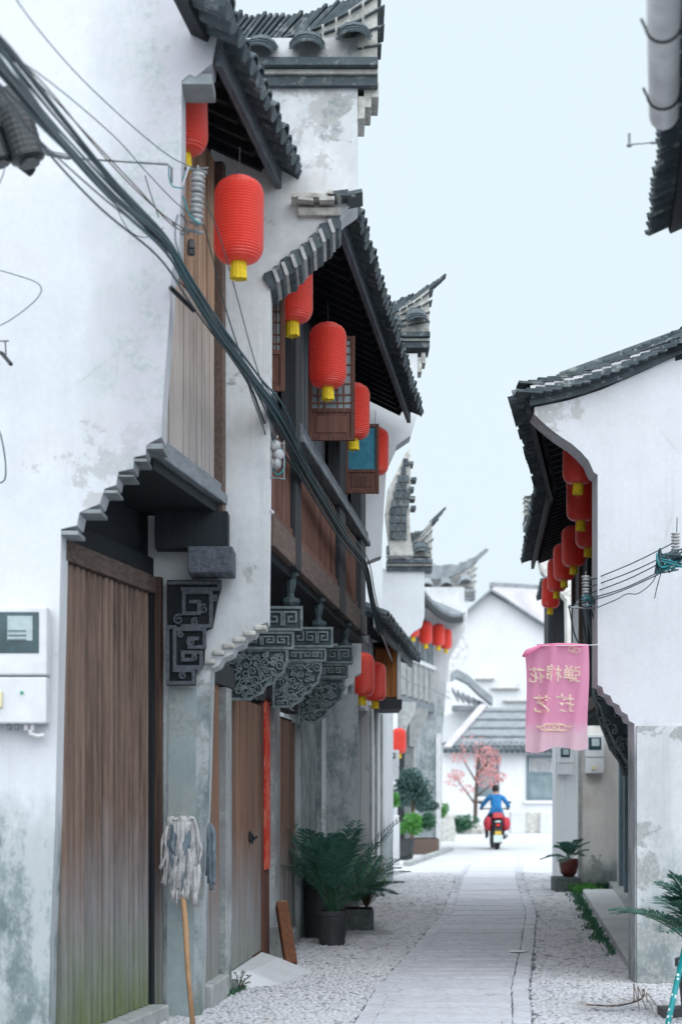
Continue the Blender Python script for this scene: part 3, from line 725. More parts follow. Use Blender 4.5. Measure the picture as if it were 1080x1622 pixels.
# ------------------------------------------------------------------ left: house 1 (near double door)
h1 = thing('timber_house', 'narrow brown timber house nearest on the left, upper plank wall above a tall plank door', 'house', (-1.3, 10.3, 0))
F1L = Frame((-1.565, 9.55), (-1.25, 11.17), 1)
F1U = Frame((-1.05, 9.56), (-.775, 11.25), 1)
d = MB(); F1L.box(d, -.05, F1L.L, -.10, -.03, .10, 2.80); door1 = d.build('door', M['black_wood'], h1)
planks(door1, F1L, 0.0, F1L.L - .05, -.03, .0, .11, 2.78, .103, M['door_wood'], gap=.007, batten=.022)
mb = MB(); F1L.box(mb, -.06, F1L.L + .02, -.05, .045, 2.785, 2.90); mb.build('lintel', M['beam_brown'], h1, bevel=.006)
mb = MB(); F1L.box(mb, -.06, F1L.L + .02, -.05, .02, 2.905, 3.02); mb.build('lintel', M['black_wood'], h1)
mb = MB(); F1L.box(mb, F1L.L - .045, F1L.L + .01, -.06, .03, .02, 2.78); mb.build('door_post', M['black_wood'], h1)
pr = wood('post_red', (.11, .060, .048), (.055, .035, .03), 0.6, 0.5, wz=(.3, 1.1))
mb = MB(); F1L.box(mb, F1L.L + .012, F1L.L + .075, -.08, .07, .02, 2.9); mb.build('door_post', pr, h1, bevel=.006)
mb = MB(); F1L.box(mb, -.1, F1L.L - .02, -.05, .14, .0, .105); mb.build('threshold', M['stone'], h1, bevel=.012)
mb = MB(); F1L.box(mb, -.06, F1L.L + .06, -.09, -.03, 3.02, 3.36); mb.build('transom_board', M['black_wood'], h1)
# jetty floor
q = [F1L.p(-.02, -.05, 0), F1L.p(F1L.L, -.05, 0), F1U.p(F1U.L, .0, 0), F1U.p(0, .0, 0)]
MB().prismz([(v.x, v.y) for v in q], 3.30, 3.36).build('jetty_floor', M['black_wood'], h1)
mb = MB(); F1U.box(mb, .03, F1U.L - .06, -.10, .045, 3.37, 3.435); mb.build('sill_beam', M['beam_grey'], h1, bevel=.006)
mb = MB(); F1U.box(mb, .03, F1U.L - .06, -.08, .02, 3.438, 3.50); mb.build('sill_beam', M['beam_grey'], h1, bevel=.006)
mb = MB(); F1U.box(mb, 0.0, F1U.L - .1, -.12, -.06, 3.5, 5.75); wl = mb.build('wall', M['black_wood'], h1)
planks(wl, F1U, 0.0, F1U.L - .14, -.06, -.03, 3.5, 4.55, .115, M['plank_pale'], gap=.007)
planks(wl, F1U, 0.0, F1U.L - .14, -.06, -.022, 4.556, 5.6, .115, M['plank_upper'], gap=.007)
mb = MB(); F1U.box(mb, F1U.L - .135, F1U.L - .05, -.10, .03, 3.06, 5.6); mb.build('corner_post', M['beam_brown'], h1, bevel=.006)
MB().box(P(300, 0, 11.03).x, P(371, 0, 11.03).x, 10.9, 11.22, 2.89, 3.06).build('beam_end', M['fascia'], h1, bevel=.008)
MB().box(-1.2, -.73, 11.0, 11.2, 3.065, 3.30).build('beam_end', M['black_wood'], h1)
# fret bracket beside the door
YK = 11.13; xa, xb = P(264, 0, YK).x, P(350, 0, YK).x
zt_, zb_ = P(0, 918, YK).z, P(0, 1085, YK).z; H_ = zt_ - zb_; W_ = xb - xa
X_ = lambda t: xa + W_ * t
Z_ = lambda t: zb_ + H_ * t
poly = [(X_(0), Z_(0)), (X_(0), Z_(1)), (X_(1), Z_(1)), (X_(1), Z_(.93)), (X_(.93), Z_(.80)), (X_(.84), Z_(.55)), (X_(.72), Z_(.52)), (X_(.68), Z_(.20)), (X_(.55), Z_(.17)), (X_(.52), Z_(0))]
bk_ = MB().prism(poly, YK + .02, YK + .08).build('bracket', M['black_wood'], h1)
mb = MB()
for pl in ([(X_(.03), Z_(.02)), (X_(.50), Z_(.02)), (X_(.50), Z_(.14)), (X_(.15), Z_(.14)), (X_(.15), Z_(.53)), (X_(.70), Z_(.53)), (X_(.70), Z_(.36)), (X_(.42), Z_(.36)), (X_(.42), Z_(.44)), (X_(.56), Z_(.44))],
           [(X_(.15), Z_(.17)), (X_(.64), Z_(.17)), (X_(.64), Z_(.31)), (X_(.30), Z_(.31)), (X_(.30), Z_(.24)), (X_(.46), Z_(.24))],
           [(X_(.30), Z_(.56)), (X_(.82), Z_(.56)), (X_(.82), Z_(.88)), (X_(.32), Z_(.88)), (X_(.32), Z_(.68)), (X_(.60), Z_(.68)), (X_(.60), Z_(.79)), (X_(.45), Z_(.79))],
           [(X_(.05), Z_(.97)), (X_(.97), Z_(.97)), (X_(.97), Z_(.91)), (X_(.3), Z_(.91))], [(X_(.02), Z_(.02)), (X_(.02), Z_(.55)), (X_(.15), Z_(.55))]):
    rectline(mb, pl, YK + .01, .0115)
for cx_, cz_, r_ in ((.45, .41, .03), (.52, .26, .022), (.68, .72, .032), (.30, .09, .026), (.90, .82, .02), (.22, .62, .035), (.52, .60, .025), (.26, .48, .024)): spiral(mb, X_(cx_), Z_(cz_), YK + .0, r_, 1.5, 1, 1.0, .009)
mb.build('fret_relief', M['fascia'], bk_)
# roof 1
FR1 = Frame((-.67, 9.13), (-.317, 11.75), 1)
tiled_roof(h1, FR1, .22, FR1.L - .02, 0.0, 5.62, slope=27, length=3.0, rows=4)
tiled_roof(h1, FR1, -.30, .215, 0.0, 5.62, slope=27, length=.16, rows=1, fascia=False, field=False)

# ------------------------------------------------------------------ left: house 2
h2 = thing('timber_house', 'middle timber house on the left with open lattice shutters and four lanterns under its eave', 'house', (-.7, 15, 0))
F2L = Frame((-.945, 11.62), (-.315, 18.6), 1)
F2U = Frame((-.487, 11.63), (.262, 18.6), 1)
def U2(Y): return F2U.uY(Y)
def L2(Y): return F2L.uY(Y)
def lowpanel(Ya, Yb, zt, mat, w, n=0.0, zb=.14, name='door_panel'):
    b = MB(); F2L.box(b, L2(Ya), L2(Yb), -.10 + n, -.03 + n, zb, zt); o = b.build(name, M['black_wood'], h2)
    planks(o, F2L, L2(Ya), L2(Yb), -.03 + n, n, zb, zt - .03, w, M[mat] if isinstance(mat, str) else mat, gap=.006); return o
def lowpost(Ya, Yb, n0, n1, zt, mat, zb=0.0, name='post'):
    b = MB(); F2L.box(b, L2(Ya), L2(Yb), n0, n1, zb, zt); return b.build(name, M[mat] if isinstance(mat, str) else mat, h2, bevel=.008)
post_peel = plaster('post_peel', base=(.30, .31, .32), dirt=(.12, .12, .125), grime=(.10, .12, .10), amount=.9, seed=21, peel=.5, damp=.8, dampw=.4)
lowpanel(11.72, 12.35, 2.3, 'plank_low', .13)
b = MB(); F2L.box(b, L2(11.64), L2(12.38), -.06, .07, 0, .17); b.build('threshold', M['stone'], h2, bevel=.012)
lowpost(12.38, 12.62, -.08, .05, 2.25, post_peel)
b = MB(); F2L.box(b, L2(12.64), L2(12.72), -.06, .022, .1, 2.2); b.build('red_strip', M['red_paper'], h2, label='faded red couplet strip on the nearer door jamb')
dl = lowpanel(12.75, 14.55, 2.25, 'plank_low', .20)
mb = MB(); c_ = F2L.p(L2(13.85), .02, 1.12)
mb.lathe([(.0, -.012), (.055, -.012), (.055, .0), (.02, .02)], (0, 0, 0), 10)
mb.tube([(0, 0, .045), (.03, 0, .0), (.03, 0, -.07), (.0, 0, -.09), (-.02, 0, -.05)], .008, 5)
me_ = mb.mesh('door_handle', M['black_metal']); link('door_handle', me_, dl, loc=c_, rot=(0, R(80), 0))
lowpost(14.57, 14.98, -.08, .015, 2.25, 'red_wood')
b = MB(); F2L.box(b, L2(14.60), L2(14.92), .018, .030, .82, 2.3); b.build('red_couplet', M['red_paper'], h2, label='long red paper couplet with worn gold brush marks')
lowpost(15.05, 15.45, -.08, .05, 2.25, post_peel)
lowpost(15.02, 15.50, -.08, .10, .30, 'stone')
lowpanel(15.5, 17.0, 2.2, 'plank_low', .16)
b = MB(); F2L.box(b, L2(15.5), L2(17.0), -.06, .06, 0, .15); b.build('threshold', M['stone'], h2, bevel=.012)
lowpost(17.03, 18.6, -.12, .05, 3.0, M['plaster_grey'], name='wall')
# lintel and recess above
b = MB(); F2L.box(b, L2(11.64), L2(17.0), -.09, .03, 2.26, 2.42); b.build('lintel', M['dark_wood'], h2, bevel=.006)
b = MB(); F2L.box(b, L2(11.64), L2(17.0), -.12, -.05, 2.42, 3.2); b.build('transom_board', M['black_wood'], h2)
for Ya in (12.0, 13.2, 14.2, 15.2): 
    b = MB()
    for k in range(6): F2L.box(b, L2(Ya) + .13 * k, L2(Ya) + .13 * k + .02, -.05, -.03, 2.46, 2.68)
    b.build('lattice', M['dark_wood'], h2)
q = [F2L.p(0.02, -.05, 0), F2L.p(L2(18.58), -.05, 0), F2U.p(U2(18.58), -.02, 0), F2U.p(.02, -.02, 0)]
MB().prismz([(v.x, v.y) for v in q], 3.10, 3.16).build('jetty_floor', M['black_wood'], h2)
# upper front: beam, plank panels between posts, weathered sill, recessed wall
b = MB(); F2U.box(b, .02, U2(18.5), -.12, .03, 3.17, 3.38); b.build('jetty_beam', M['beam_brown'], h2, bevel=.008)
wl2 = MB(); F2U.box(wl2, .02, U2(18.5), -.09, -.045, 3.38, 4.15); wl2 = wl2.build('wall', M['black_wood'], h2)
for a, b_ in ((11.68, 12.72), (13.06, 15.75), (16.30, 17.65)):
    planks(wl2, F2U, U2(a), U2(b_), -.045, -.01, 3.40, 4.10, .105, M['red_wood'], gap=.008, batten=.012)
    rb = MB(); F2U.box(rb, U2(a), U2(b_), -.02, .012, 3.385, 3.44); rb.build('rail', M['red_wood'], h2)
for Yc, w in ((12.89, .30), (16.02, .50), (18.05, .5)):
    b = MB(); F2U.box(b, U2(Yc) - w / 2, U2(Yc) + w / 2, -.08, .035, 3.16, 5.45); b.build('post', M['dark_wood'], h2, bevel=.006)
b = MB(); F2U.box(b, U2(12.95), U2(18.5), -.10, .07, 4.14, 4.20); b.build('sill_beam', M['beam_grey'], h2, bevel=.01)
b = MB(); F2U.box(b, U2(12.95), U2(18.5), -.08, .045, 4.203, 4.29); b.build('sill_beam', M['fascia'], h2, bevel=.01)
wu = MB(); F2U.box(wu, .02, U2(18.5), -.20, -.15, 4.15, 5.9); wu = wu.build('wall', M['black_wood'], h2)
planks(wu, F2U, U2(12.0), U2(18.4), -.15, -.11, 4.3, 5.5, .17, M['shutter_grey'], gap=.008, name='shutter_board')
# pendants under the jetty posts
for Yc in (12.95, 14.7, 16.9):
    p = F2U.p(U2(Yc), -.04, 0)
    MB().lathe([(.055, 3.165), (.065, 3.13), (.04, 3.11), (.045, 3.06), (.028, 2.99), (.034, 2.965), (.07, 2.955), (.075, 2.925), (.06, 2.90)], p, 8).build('pendant', M['carving'], h2)
scroll_bracket(h2, P(362, 0, 12.95).x, P(455, 0, 12.95).x, P(478, 0, 12.95).x, 2.19, 2.56, 2.70, 2.89, 12.9, 5)
scroll_bracket(h2, P(434, 0, 14.7).x, P(508, 0, 14.7).x, P(526, 0, 14.7).x, 2.22, 2.60, 2.72, 2.90, 14.65, 8)
scroll_bracket(h2, P(474, 0, 16.8).x, P(545, 0, 16.8).x, P(558, 0, 16.8).x, 2.17, 2.60, 2.74, 2.92, 16.75, 11)
# open casements, standing out across the street
def casement(Yh, x0, x1, z0, z1, glass, wmat, split=.30, lat=True):
    fr = MB(); w = .032; y0, y1 = Yh - .018, Yh + .018
    zs = z0 + (z1 - z0) * split
    fr.box(x0, x0 + w, y0, y1, z0, z1); fr.box(x1 - w, x1, y0, y1, z0, z1)
    for zz in (z0, zs, z1 - w): fr.box(x0 + w, x1 - w, y0 + .002, y1 - .002, zz, zz + w)
    c = fr.build('casement', M[wmat], h2, bevel=.003)
    MB().box(x0 + w, x1 - w, Yh - .005, Yh + .005, z0 + w, zs).build('panel', M[wmat], c)
    MB().box(x0 + w + .03, x1 - w - .03, Yh - .012, Yh - .005, z0 + w + .03, zs - .03).build('raised_panel', M['orange_wood'] if lat and wmat == 'red_wood' else M[wmat], c, bevel=.003) if False else MB().box(x0 + w + .03, x1 - w - .03, Yh - .012, Yh - .0052, z0 + w + .03, zs - .03).build('raised_panel', M[wmat], c, bevel=.003)
    MB().box(x0 + w, x1 - w, Yh + .002, Yh + .008, zs + w, z1 - w).build('pane', M[glass], c)
    if lat:
        l = MB(); a, b2, e, f = x0 + w, x1 - w, zs + w, z1 - w; W, H = b2 - a, f - e; t = .0055
        for u in (.18, .34, .66, .82): l.box(a + W * u - t, a + W * u + t, Yh - .008, Yh + .001, e, f)
        for v in (.08, .2, .36, .5, .64, .8, .92): l.box(a, b2, Yh - .0095, Yh - .0005, e + H * v - t, e + H * v + t)
        rectline(l, [(a + W * .34, e + H * .28), (a + W * .66, e + H * .28), (a + W * .66, e + H * .72), (a + W * .34, e + H * .72)], Yh - .001, .006, True)
        l.build('lattice', M[wmat], c)
    return c
casement(11.95, P(405, 0, 11.95).x, P(451, 0, 11.95).x, P(0, 620, 11.95).z, 5.15, 'paper', 'red_wood')
casement(13.72, P(488, 0, 13.72).x, P(562, 0, 13.72).x, P(0, 698, 13.72).z, 5.15, 'glass_grey', 'red_wood', .27)
casement(16.4, P(546, 0, 16.4).x, P(600, 0, 16.4).x, P(0, 782, 16.4).z, 5.02, 'cyan_cloth', 'red_wood', .30, lat=False)
FR2 = Frame((-.022, 11.68), (.758, 18.35), 1)
tiled_roof(h2, FR2, 0.0, FR2.L, 0.0, 5.60, slope=27, length=3.0, rows=3)

# ------------------------------------------------------------------ left: wall C
SC = 145.0; YC = FPX / SC
wc_px = [(300, 1500), (300, 640), (480, 560), (661, 560), (661, 650), (650, 690), (628, 705), (612, 740), (608, 800), (604, 880), (574, 892), (572, 960), (572, 1066), (562, 1070), (560, 1082), (551, 1086), (550, 1100), (566, 1112), (568, 1500)]
wallC = wall('bright white gable wall just past the lattice-shutter house, curled tile parapet above its eave', wc_px, SC, 0.34, M['plaster_far'])
MB().box(P(500, 0, YC - .03).x, P(567, 0, YC - .03).x, YC - .03, YC + .005, 0, 2.55).build('rendered_panel', M['plaster_grey'], wallC)
MB().box(P(509, 0, YC - .06).x, P(516, 0, YC - .06).x, YC - .06, YC - .031, 0, 2.5).build('moulding', M['plaster_far'], wallC)
cap(wallC, P(520, 0, YC).x, P(680, 0, YC).x, P(0, 552, YC).z, YC, YC + .34, rise=0.42)
for i, (a, b, c, d_) in enumerate(((661, 668, 566, 588), (667, 674, 558, 574))):
    p0, p1 = P(a, d_, YC), P(b, c, YC)
    MB().box(p0.x + .002, p1.x, YC + .02, YC + .3, p0.z, p1.z).build('corbel_brick', M['mortar'], wallC)
# ------------------------------------------------------------------ right: near plastered gable (R1)
SR = 205.0; YR = FPX / SR
wr_px = [(1400, 1562), (1400, 425), (1080, 560), (1010, 592), (950, 618), (900, 634), (846, 645), (846, 656), (858, 668), (872, 680), (888, 692), (905, 703), (920, 716), (932, 730), (940, 748), (946, 752), (946, 1085), (953, 1088), (956, 1098), (966, 1102), (970, 1112), (980, 1117), (984, 1127), (993, 1132), (996, 1142), (1004, 1146), (1005, 1562)]
wallR = wall('large plain white gable wall on the right with a tiled verge rising to the right', wr_px, SR, 0.30, M['plaster_right'])
MB().box(P(1008, 0, YR - .02).x, P(1400, 0, YR).x, YR - .025, YR + .003, 0, P(0, 1150, YR).z).build('rendered_base', plaster('render_base', base=(.62, .63, .65), dirt=(.36, .38, .40), grime=(.20, .22, .23), amount=.7, seed=31, damp=1.2, dampw=.9, peel=.3), wallR)
# verge: dark moulding, pale bedding and two rows of stepped tile edges
vpts = [(838, 640), (870, 634), (920, 622), (980, 600), (1040, 574), (1090, 552), (1180, 512), (1300, 458)]
def vband(name, o0, o1, ya, yb, mat):
    mb = MB()
    for (a, b), (c, d_) in zip(vpts, vpts[1:]):
        q = [P(a, b - o0, YR), P(c, d_ - o0, YR), P(c, d_ - o1, YR), P(a, b - o1, YR)]
        mb.hexa([(q[0].x, ya, q[0].z), (q[1].x, ya, q[1].z), (q[1].x, yb, q[1].z), (q[0].x, yb, q[0].z), (q[3].x, ya, q[3].z), (q[2].x, ya, q[2].z), (q[2].x, yb, q[2].z), (q[3].x, yb, q[3].z)])
    return mb.build(name, M[mat], wallR)
vband('verge_moulding', -4, 5, YR - .05, YR + .32, 'tile'); vband('verge_moulding', 5.2, 11, YR - .09, YR + .32, 'tile'); vband('verge_bedding', 11.2, 26, YR - .07, YR + .32, 'pvc')
vt = MB().box(-.10, .10, -.10, .10, -.008, .008).mesh('verge_tile', M['tile'])
def vat(x):
    for (a, b), (c, d_) in zip(vpts, vpts[1:]):
        if x <= c: return b + (x - a) * (d_ - b) / (c - a), math.atan2(-(d_ - b), c - a)
    return vpts[-1][1], .4
for row, (off, yo) in enumerate(((13, -.06), (30, .02))):
    x = 835 + row * 5
    while x < 1290:
        py, a = vat(x); p = P(x, py - off, YR)
        link('verge_tile', vt, wallR, loc=(p.x, YR + yo, p.z), rot=(0, -a + .22 + random.uniform(-.04, .04), 0), scl=(1, 1, random.uniform(.8, 1.3)))
        x += 15
    x = 840
h4 = thing('timber_house', 'timber house on the right behind the white gable, deep dark eave hung with red lanterns', 'house', (2.6, 15.5, 0))
FU1 = Frame((2.12, YR + .31), (2.74, 17.3), -1); FU2 = Frame((2.74, 17.3), (3.09, 22.7), -1)
for fu in (FU1, FU2):
    mb = MB(); fu.box(mb, 0, fu.L, -.10, -.03, 2.5, 4.95); w_ = mb.build('wall', M['black_wood'], h4)
    planks(w_, fu, 0, fu.L, -.03, 0, 2.55, 4.8, .22, M['dark_wood'])
    mb = MB(); fu.box(mb, 0, fu.L, -.08, .05, 2.42, 2.56); mb.build('jetty_beam', M['beam_brown'], h4)
for u in (.3, 2.6, 3.9, 5.2):
    mb = MB(); FU2.box(mb, u, u + .14, -.05, .04, 2.42, 4.9); mb.build('post', M['beam_brown'] if u > 3 else M['dark_wood'], h4)
# slim grey rendered strip near the far end
mb = MB(); FU2.box(mb, 4.1, 5.15, -.04, .03, 2.57, 3.9); mb.build('rendered_panel', M['plaster_column'], h4)
FLR = Frame((2.75, YR + .31), (4.22, 25.9), -1)
mb = MB(); FLR.box(mb, 0, FLR.L, -.12, -.04, .10, 2.5); w_ = mb.build('wall', M['black_wood'], h4)
planks(w_, FLR, 0, FLR.L, -.04, 0, .12, 2.3, .26, wood('plank_plum', (.13, .075, .07), (.07, .045, .045), .7, 0, wz=(.4, 1.3)), name='door_plank')
for u in (9.6, 11.2):
    mb = MB(); FLR.box(mb, u, u + .2, -.05, .06, .0, 2.42); mb.build('door_post', M['frame_grey'], h4)
mb = MB(); FLR.box(mb, 0, FLR.L, -.05, .16, 0, .12); mb.build('threshold', M['stone'], h4, bevel=.01)
q = [FLR.p(0, -.05, 0), FLR.p(FLR.uY(22.6), -.05, 0), FU2.p(FU2.L, 0, 0), FU2.p(0, 0, 0), FU1.p(0, 0, 0)]
MB().prismz([(v.x, v.y) for v in q], 2.36, 2.415).build('jetty_floor', M['black_wood'], h4)
FE1 = Frame((1.42, YR + .02), (2.10, 17.3), -1); FE2 = Frame((2.08, 17.32), (2.52, 22.75), -1)
tiled_roof(h4, FE1, .05, FE1.L, 0, 4.58, slope=18, length=3.6, rows=2, fmat=M['dark_wood'])
tiled_roof(h4, FE2, .0, FE2.L, 0, 4.60, slope=20, length=1.5, rows=2, fmat=M['dark_wood'])
def mirror_bracket(parent, px, Y, seed):
    pts = [XZ(a, b, Y) for a, b in px]
    br = MB().prism(pts, Y, Y + .10).build('bracket', M['carving'], parent, bevel=.004)
    xs = [p[0] for p in pts]; zs = [p[1] for p in pts]
    def inside(x, z):
        c = False; n = len(pts)
        for i in range(n):
            (xa, za), (xb, zb) = pts[i], pts[(i + 1) % n]
            if (za > z) != (zb > z) and x < (xb - xa) * (z - za) / (zb - za) + xa: c = not c
        return c
    mb = MB(); rectline(mb, pts, Y, .009, True); leafscroll(mb, min(xs), max(xs), min(zs), max(zs), Y - .004, inside, 22, seed)
    mb.build('scroll_relief', M['carving_hi'], br)
mirror_bracket(h4, [(938, 1086), (1010, 1090), (1012, 1222), (996, 1214), (986, 1198), (974, 1180), (964, 1160), (956, 1142), (950, 1120), (940, 1106)], 14.6, 4)
mirror_bracket(h4, [(942, 1096), (1002, 1096), (1002, 1236), (988, 1228), (980, 1206), (966, 1186), (956, 1160), (946, 1136)], 17.6, 9)

# ------------------------------------------------------------------ right: walls further on
S2 = 104.0; Y2 = FPX / S2
w2 = wall('stained tan and white wall beyond the recessed doorway on the right, wearing the larger meter box', [(1060, 1408), (1060, 850), (850, 835), (846, 850), (858, 905), (897, 950), (899, 1095), (904, 1110), (910, 1128), (918, 1150), (918, 1408)], S2, .3, M['plaster_tan'])
MB().box(P(977, 0, Y2 - .02).x, P(985, 0, Y2).x, Y2 - .03, Y2 + .002, .04, 2.1).build('edge_moulding', M['plaster_clean'], w2)
MB().box(P(915, 0, Y2 - .02).x, P(920, 0, Y2).x, Y2 - .03, Y2 + .002, .04, 2.3).build('edge_moulding', M['stone'], w2)
cap(w2, P(832, 0, Y2).x, P(930, 0, Y2).x, P(0, 838, Y2).z, Y2, Y2 + .3, rise=.18, tip=-1, sc=1.1)
S3 = 98.0; Y3 = FPX / S3
w3 = wall('pale narrow wall end on the right, carrying the smaller meter box', [(880, 1399), (880, 1160), (872, 1120), (870, 1025), (925, 1025), (925, 1399)], S3, .25, M['plaster_clean'])
h5 = thing('timber_house', 'furthest dark timber house on the right, seen just behind the lantern row', 'house', (4.0, 29, 0))
MB().box(P(868, 0, Y3 + .3).x, 5.2, Y3 + .3, Y3 + .9, 2.6, 4.9).build('wall', M['dark_wood'], h5)
MB().box(3.52, 5.2, Y3 + .3, Y3 + .9, 0, 2.6).build('wall', M['plaster_clean'], h5)
FE3 = Frame((3.2, 26.4), (3.4, 28.6), -1)
tiled_roof(h5, FE3, 0, FE3.L, 0, 4.75, slope=20, length=2.8, rows=1, pitch=.36, fmat=M['dark_wood'])

# stone slabs and weeds on the right
sl = thing('stone_step', 'long flat grey slabs laid along the recessed doorway on the right', 'step', (2.9, 13.6, 0))
prev = None
for i, (ya, yb) in enumerate(((13.45, 15.9), (15.92, 18.6), (18.62, 21.2), (21.22, 24.3))):
    xl = lambda y: 2.30 + (y - 13.4) * .104
    MB().prismz([(xl(ya), ya), (xl(ya) + .62 + (ya - 13) * .03, ya), (xl(yb) + .72 + (yb - 13) * .03, yb), (xl(yb), yb)], 0, .085 + .004 * i).build('slab', M['pave'], sl, bevel=.012)
def blades(label, cat, pts, mat, n, h, w=.02, seed=1, spread=.08, kind=None, name='weeds'):
    rg = random.Random(seed); mb = MB()
    for i in range(n):
        x, y = pts(rg); a = rg.uniform(0, 6.28); L = h * rg.uniform(.4, 1.2); r = spread * rg.uniform(.2, 1.1); b = w * rg.uniform(.6, 1.3)
        dx, dy = math.cos(a), math.sin(a); px_, py_ = -dy * b, dx * b
        mb.add([(x, y, 0), (x + dx * r * .5 + px_, y + dy * r * .5 + py_, L * .7), (x + dx * r, y + dy * r, L * .95), (x + dx * r * .5 - px_, y + dy * r * .5 - py_, L * .72)], [(0, 1, 2, 3)])
    o = mb.build(name, mat); meta(o, label, cat, kind=kind); return o
def p_strip(rg):
    y = 15.2 + 9.5 * rg.random() ** .7; return (lerp([(13.4, 2.26), (24, 3.36)], y) - abs(rg.gauss(0, .06)) * (1.0 if 16.5 < y < 25 else .4) * (.4 + abs(math.sin(y * 2.3))), y)
blades('bright green weeds growing in the gap beside the right hand slabs', 'weeds', p_strip, M['leaf'], 1100, .065, .013, 3, .05, kind='stuff')
blades('green tufts at the foot of the tan stained wall', 'weeds', lambda rg: (rg.uniform(3.62, 4.3), Y2 - .05 - rg.random() * .1), M['leaf'], 260, .10, .016, 4, kind='stuff', name='weed_tufts')

# ------------------------------------------------------------------ top right: eave of the nearest right-hand building
hr = thing('house_eave', 'eave corner of the nearest right hand building, jutting in at the top right', 'building', (2.2, 8.0, 0))
FR0 = Frame((1.235, 5.55), (1.79, 9.45), -1)
s_, z0_ = 22, 4.60
up_ = -FR0.n * math.cos(R(s_)) + Vector((0, 0, math.sin(R(s_)))); nr_ = FR0.n * math.sin(R(s_)) + Vector((0, 0, math.cos(R(s_))))
def r0(u, d_, h): return FR0.p(u, 0, z0_) + up_ * d_ + nr_ * h
rf = MB(); rf.hexa([r0(0, .02, -.03), r0(FR0.L, .02, -.03), r0(FR0.L, 2, -.03), r0(0, 2, -.03), r0(0, .02, 0), r0(FR0.L, .02, 0), r0(FR0.L, 2, 0), r0(0, 2, 0)])
rf = rf.build('roof', M['black_wood'], hr)
flat = MB(); flat.box(-.055, .055, -.14, .12, -.010, .012); flat = flat.mesh('tile', M['tile'])
u = 0.02; xax = up_.cross(nr_)
while u < FR0.L:
    link('tile', flat, rf, loc=r0(u, .05 + random.uniform(-.012, .012), .02), rot=basis(xax, up_, nr_) @ Matrix.Rotation(.42 + random.uniform(-.06, .06), 3, 'Y'))
    u += .075
for k, (n0, n1, z0, z1) in enumerate(((-.10, -.6, 4.47, 4.57), (-.13, -.6, 4.38, 4.465), (-.16, -.6, 4.30, 4.375), (-.21, -.6, 4.22, 4.295))):
    u = 0.0
    while u < FR0.L - .05:
        L = random.uniform(.24, .34); b = MB()
        FR0.box(b, u, min(u + L, FR0.L - .02 * k) - .008, n1, n0 + random.uniform(-.004, .004), z0, z1)
        b.build('cornice_brick', M['brick_grey'], hr, bevel=.006); u += L
b = MB(); FR0.box(b, 0, FR0.L - .06, -.7, -.36, 0, 4.165); b.build('wall', M['plaster_clean'], hr)
# gutter pipe with straps
a = Vector((1.412, 7.48, 4.45)); dp = Vector((-.1887, -1, 0)).normalized()
gp = thing('gutter_pipe', 'white plastic pipe slung in black straps beneath the tile edge at the top right', 'pipe', tuple(a))
MB().tube([a, a + dp * .012, a + dp * .03, a + dp * 2.2], [.05, .061, .064, .064], 26).build('pipe', M['pvc'], gp, smooth=True)
for k, dd in enumerate((.26, .92)):
    c = a + dp * dd; sx = Vector((dp.y, -dp.x, 0))
    mb = MB(); mb.tube([c - sx * -.085 + Vector((0, 0, .03))] + [c + sx * (.068 * math.cos(R(w))) * -1 + Vector((0, 0, .068 * math.sin(R(w)))) for w in range(-180 + 8, 12, 12)][::-1 if False else 1] + [c - sx * .068 + Vector((0, 0, .14))], .006, 6); mb.build('strap', M['black_metal'], gp)
rod = thing('rod', 'thin horizontal rod with a nozzle end poking out at the top right', 'rod', tuple(P(1080, 226, 8.3)))
MB().tube([P(1090, 225, 8.3), P(1030, 226, 8.3)], .0075, 8).build('arm', M['metal'], rod)
MB().tube([P(1030, 226, 8.3), P(996, 229, 8.3)], .0038, 6).build('arm', M['metal'], rod)
MB().lathe([(.006, -.006), (.014, 0), (.010, .01), (.006, .015), (.007, .06)], P(996, 231, 8.3), 10).build('nozzle', M['metal'], rod)

# ------------------------------------------------------------------ left side beyond wall C: small house 3
h3 = thing('timber_house', 'small white house with an orange boarded box window behind the two low lanterns', 'house', (.4, 22, 0))
F3 = Frame((.12, 18.97), (.86, 28.3), 1)
def f3(Ya, Yb, n0, n1, z0, z1, name, mat, **k):
    b = MB(); F3.box(b, F3.uY(Ya), F3.uY(Yb), n0, n1, z0, z1); return b.build(name, M[mat], h3, **k)
f3(18.97, 20.0, -.3, 0, 0, 3.4, 'wall', 'plaster_grey')
f3(20.0, 22.0, -.5, -.3, 0, 2.6, 'doorway', 'black_wood')
f3(20.0, 21.9, -.25, -.2, .0, .85, 'door_panel', 'orange_wood')
f3(20.0, 22.0, -.3, -.02, 2.52, 3.4, 'wall', 'plaster_far')
f3(22.0, 28.4, -.3, 0, 0, 3.5, 'wall', 'plaster_far')
for Ya in (22.05, 23.2, 24.6): f3(Ya, Ya + .12, .0, .03, .05, 2.6, 'pilaster', 'stone')
for Ya in (22.4, 23.6): f3(Ya, Ya + .5, .005, .02, .5, 2.1, 'panel', 'box_plastic')
YW = 22.9; bx0, bx1 = P(592, 0, YW).x, P(633, 0, YW).x
zb3, zt3 = P(0, 1118, YW).z, P(0, 1018, YW).z
bw = MB().box(bx0, bx1, YW + .04, YW + 1.3, zb3, zt3 - .05).build('box_window', M['beam_brown'], h3, bevel=.01)
for i in range(4):
    xx = bx0 + .02 + (bx1 - bx0 - .06) * i / 4
    MB().box(xx, xx + (bx1 - bx0 - .06) / 4 - .006, YW + .015, YW + .04, zb3 + .12, zt3 - .08).build('board', M['orange_wood'], bw)
MB().box(bx0 - .03, bx1 + .03, YW, YW + 1.32, zb3 - .04, zb3 + .09).build('sill', M['dark_wood'], bw, bevel=.008)
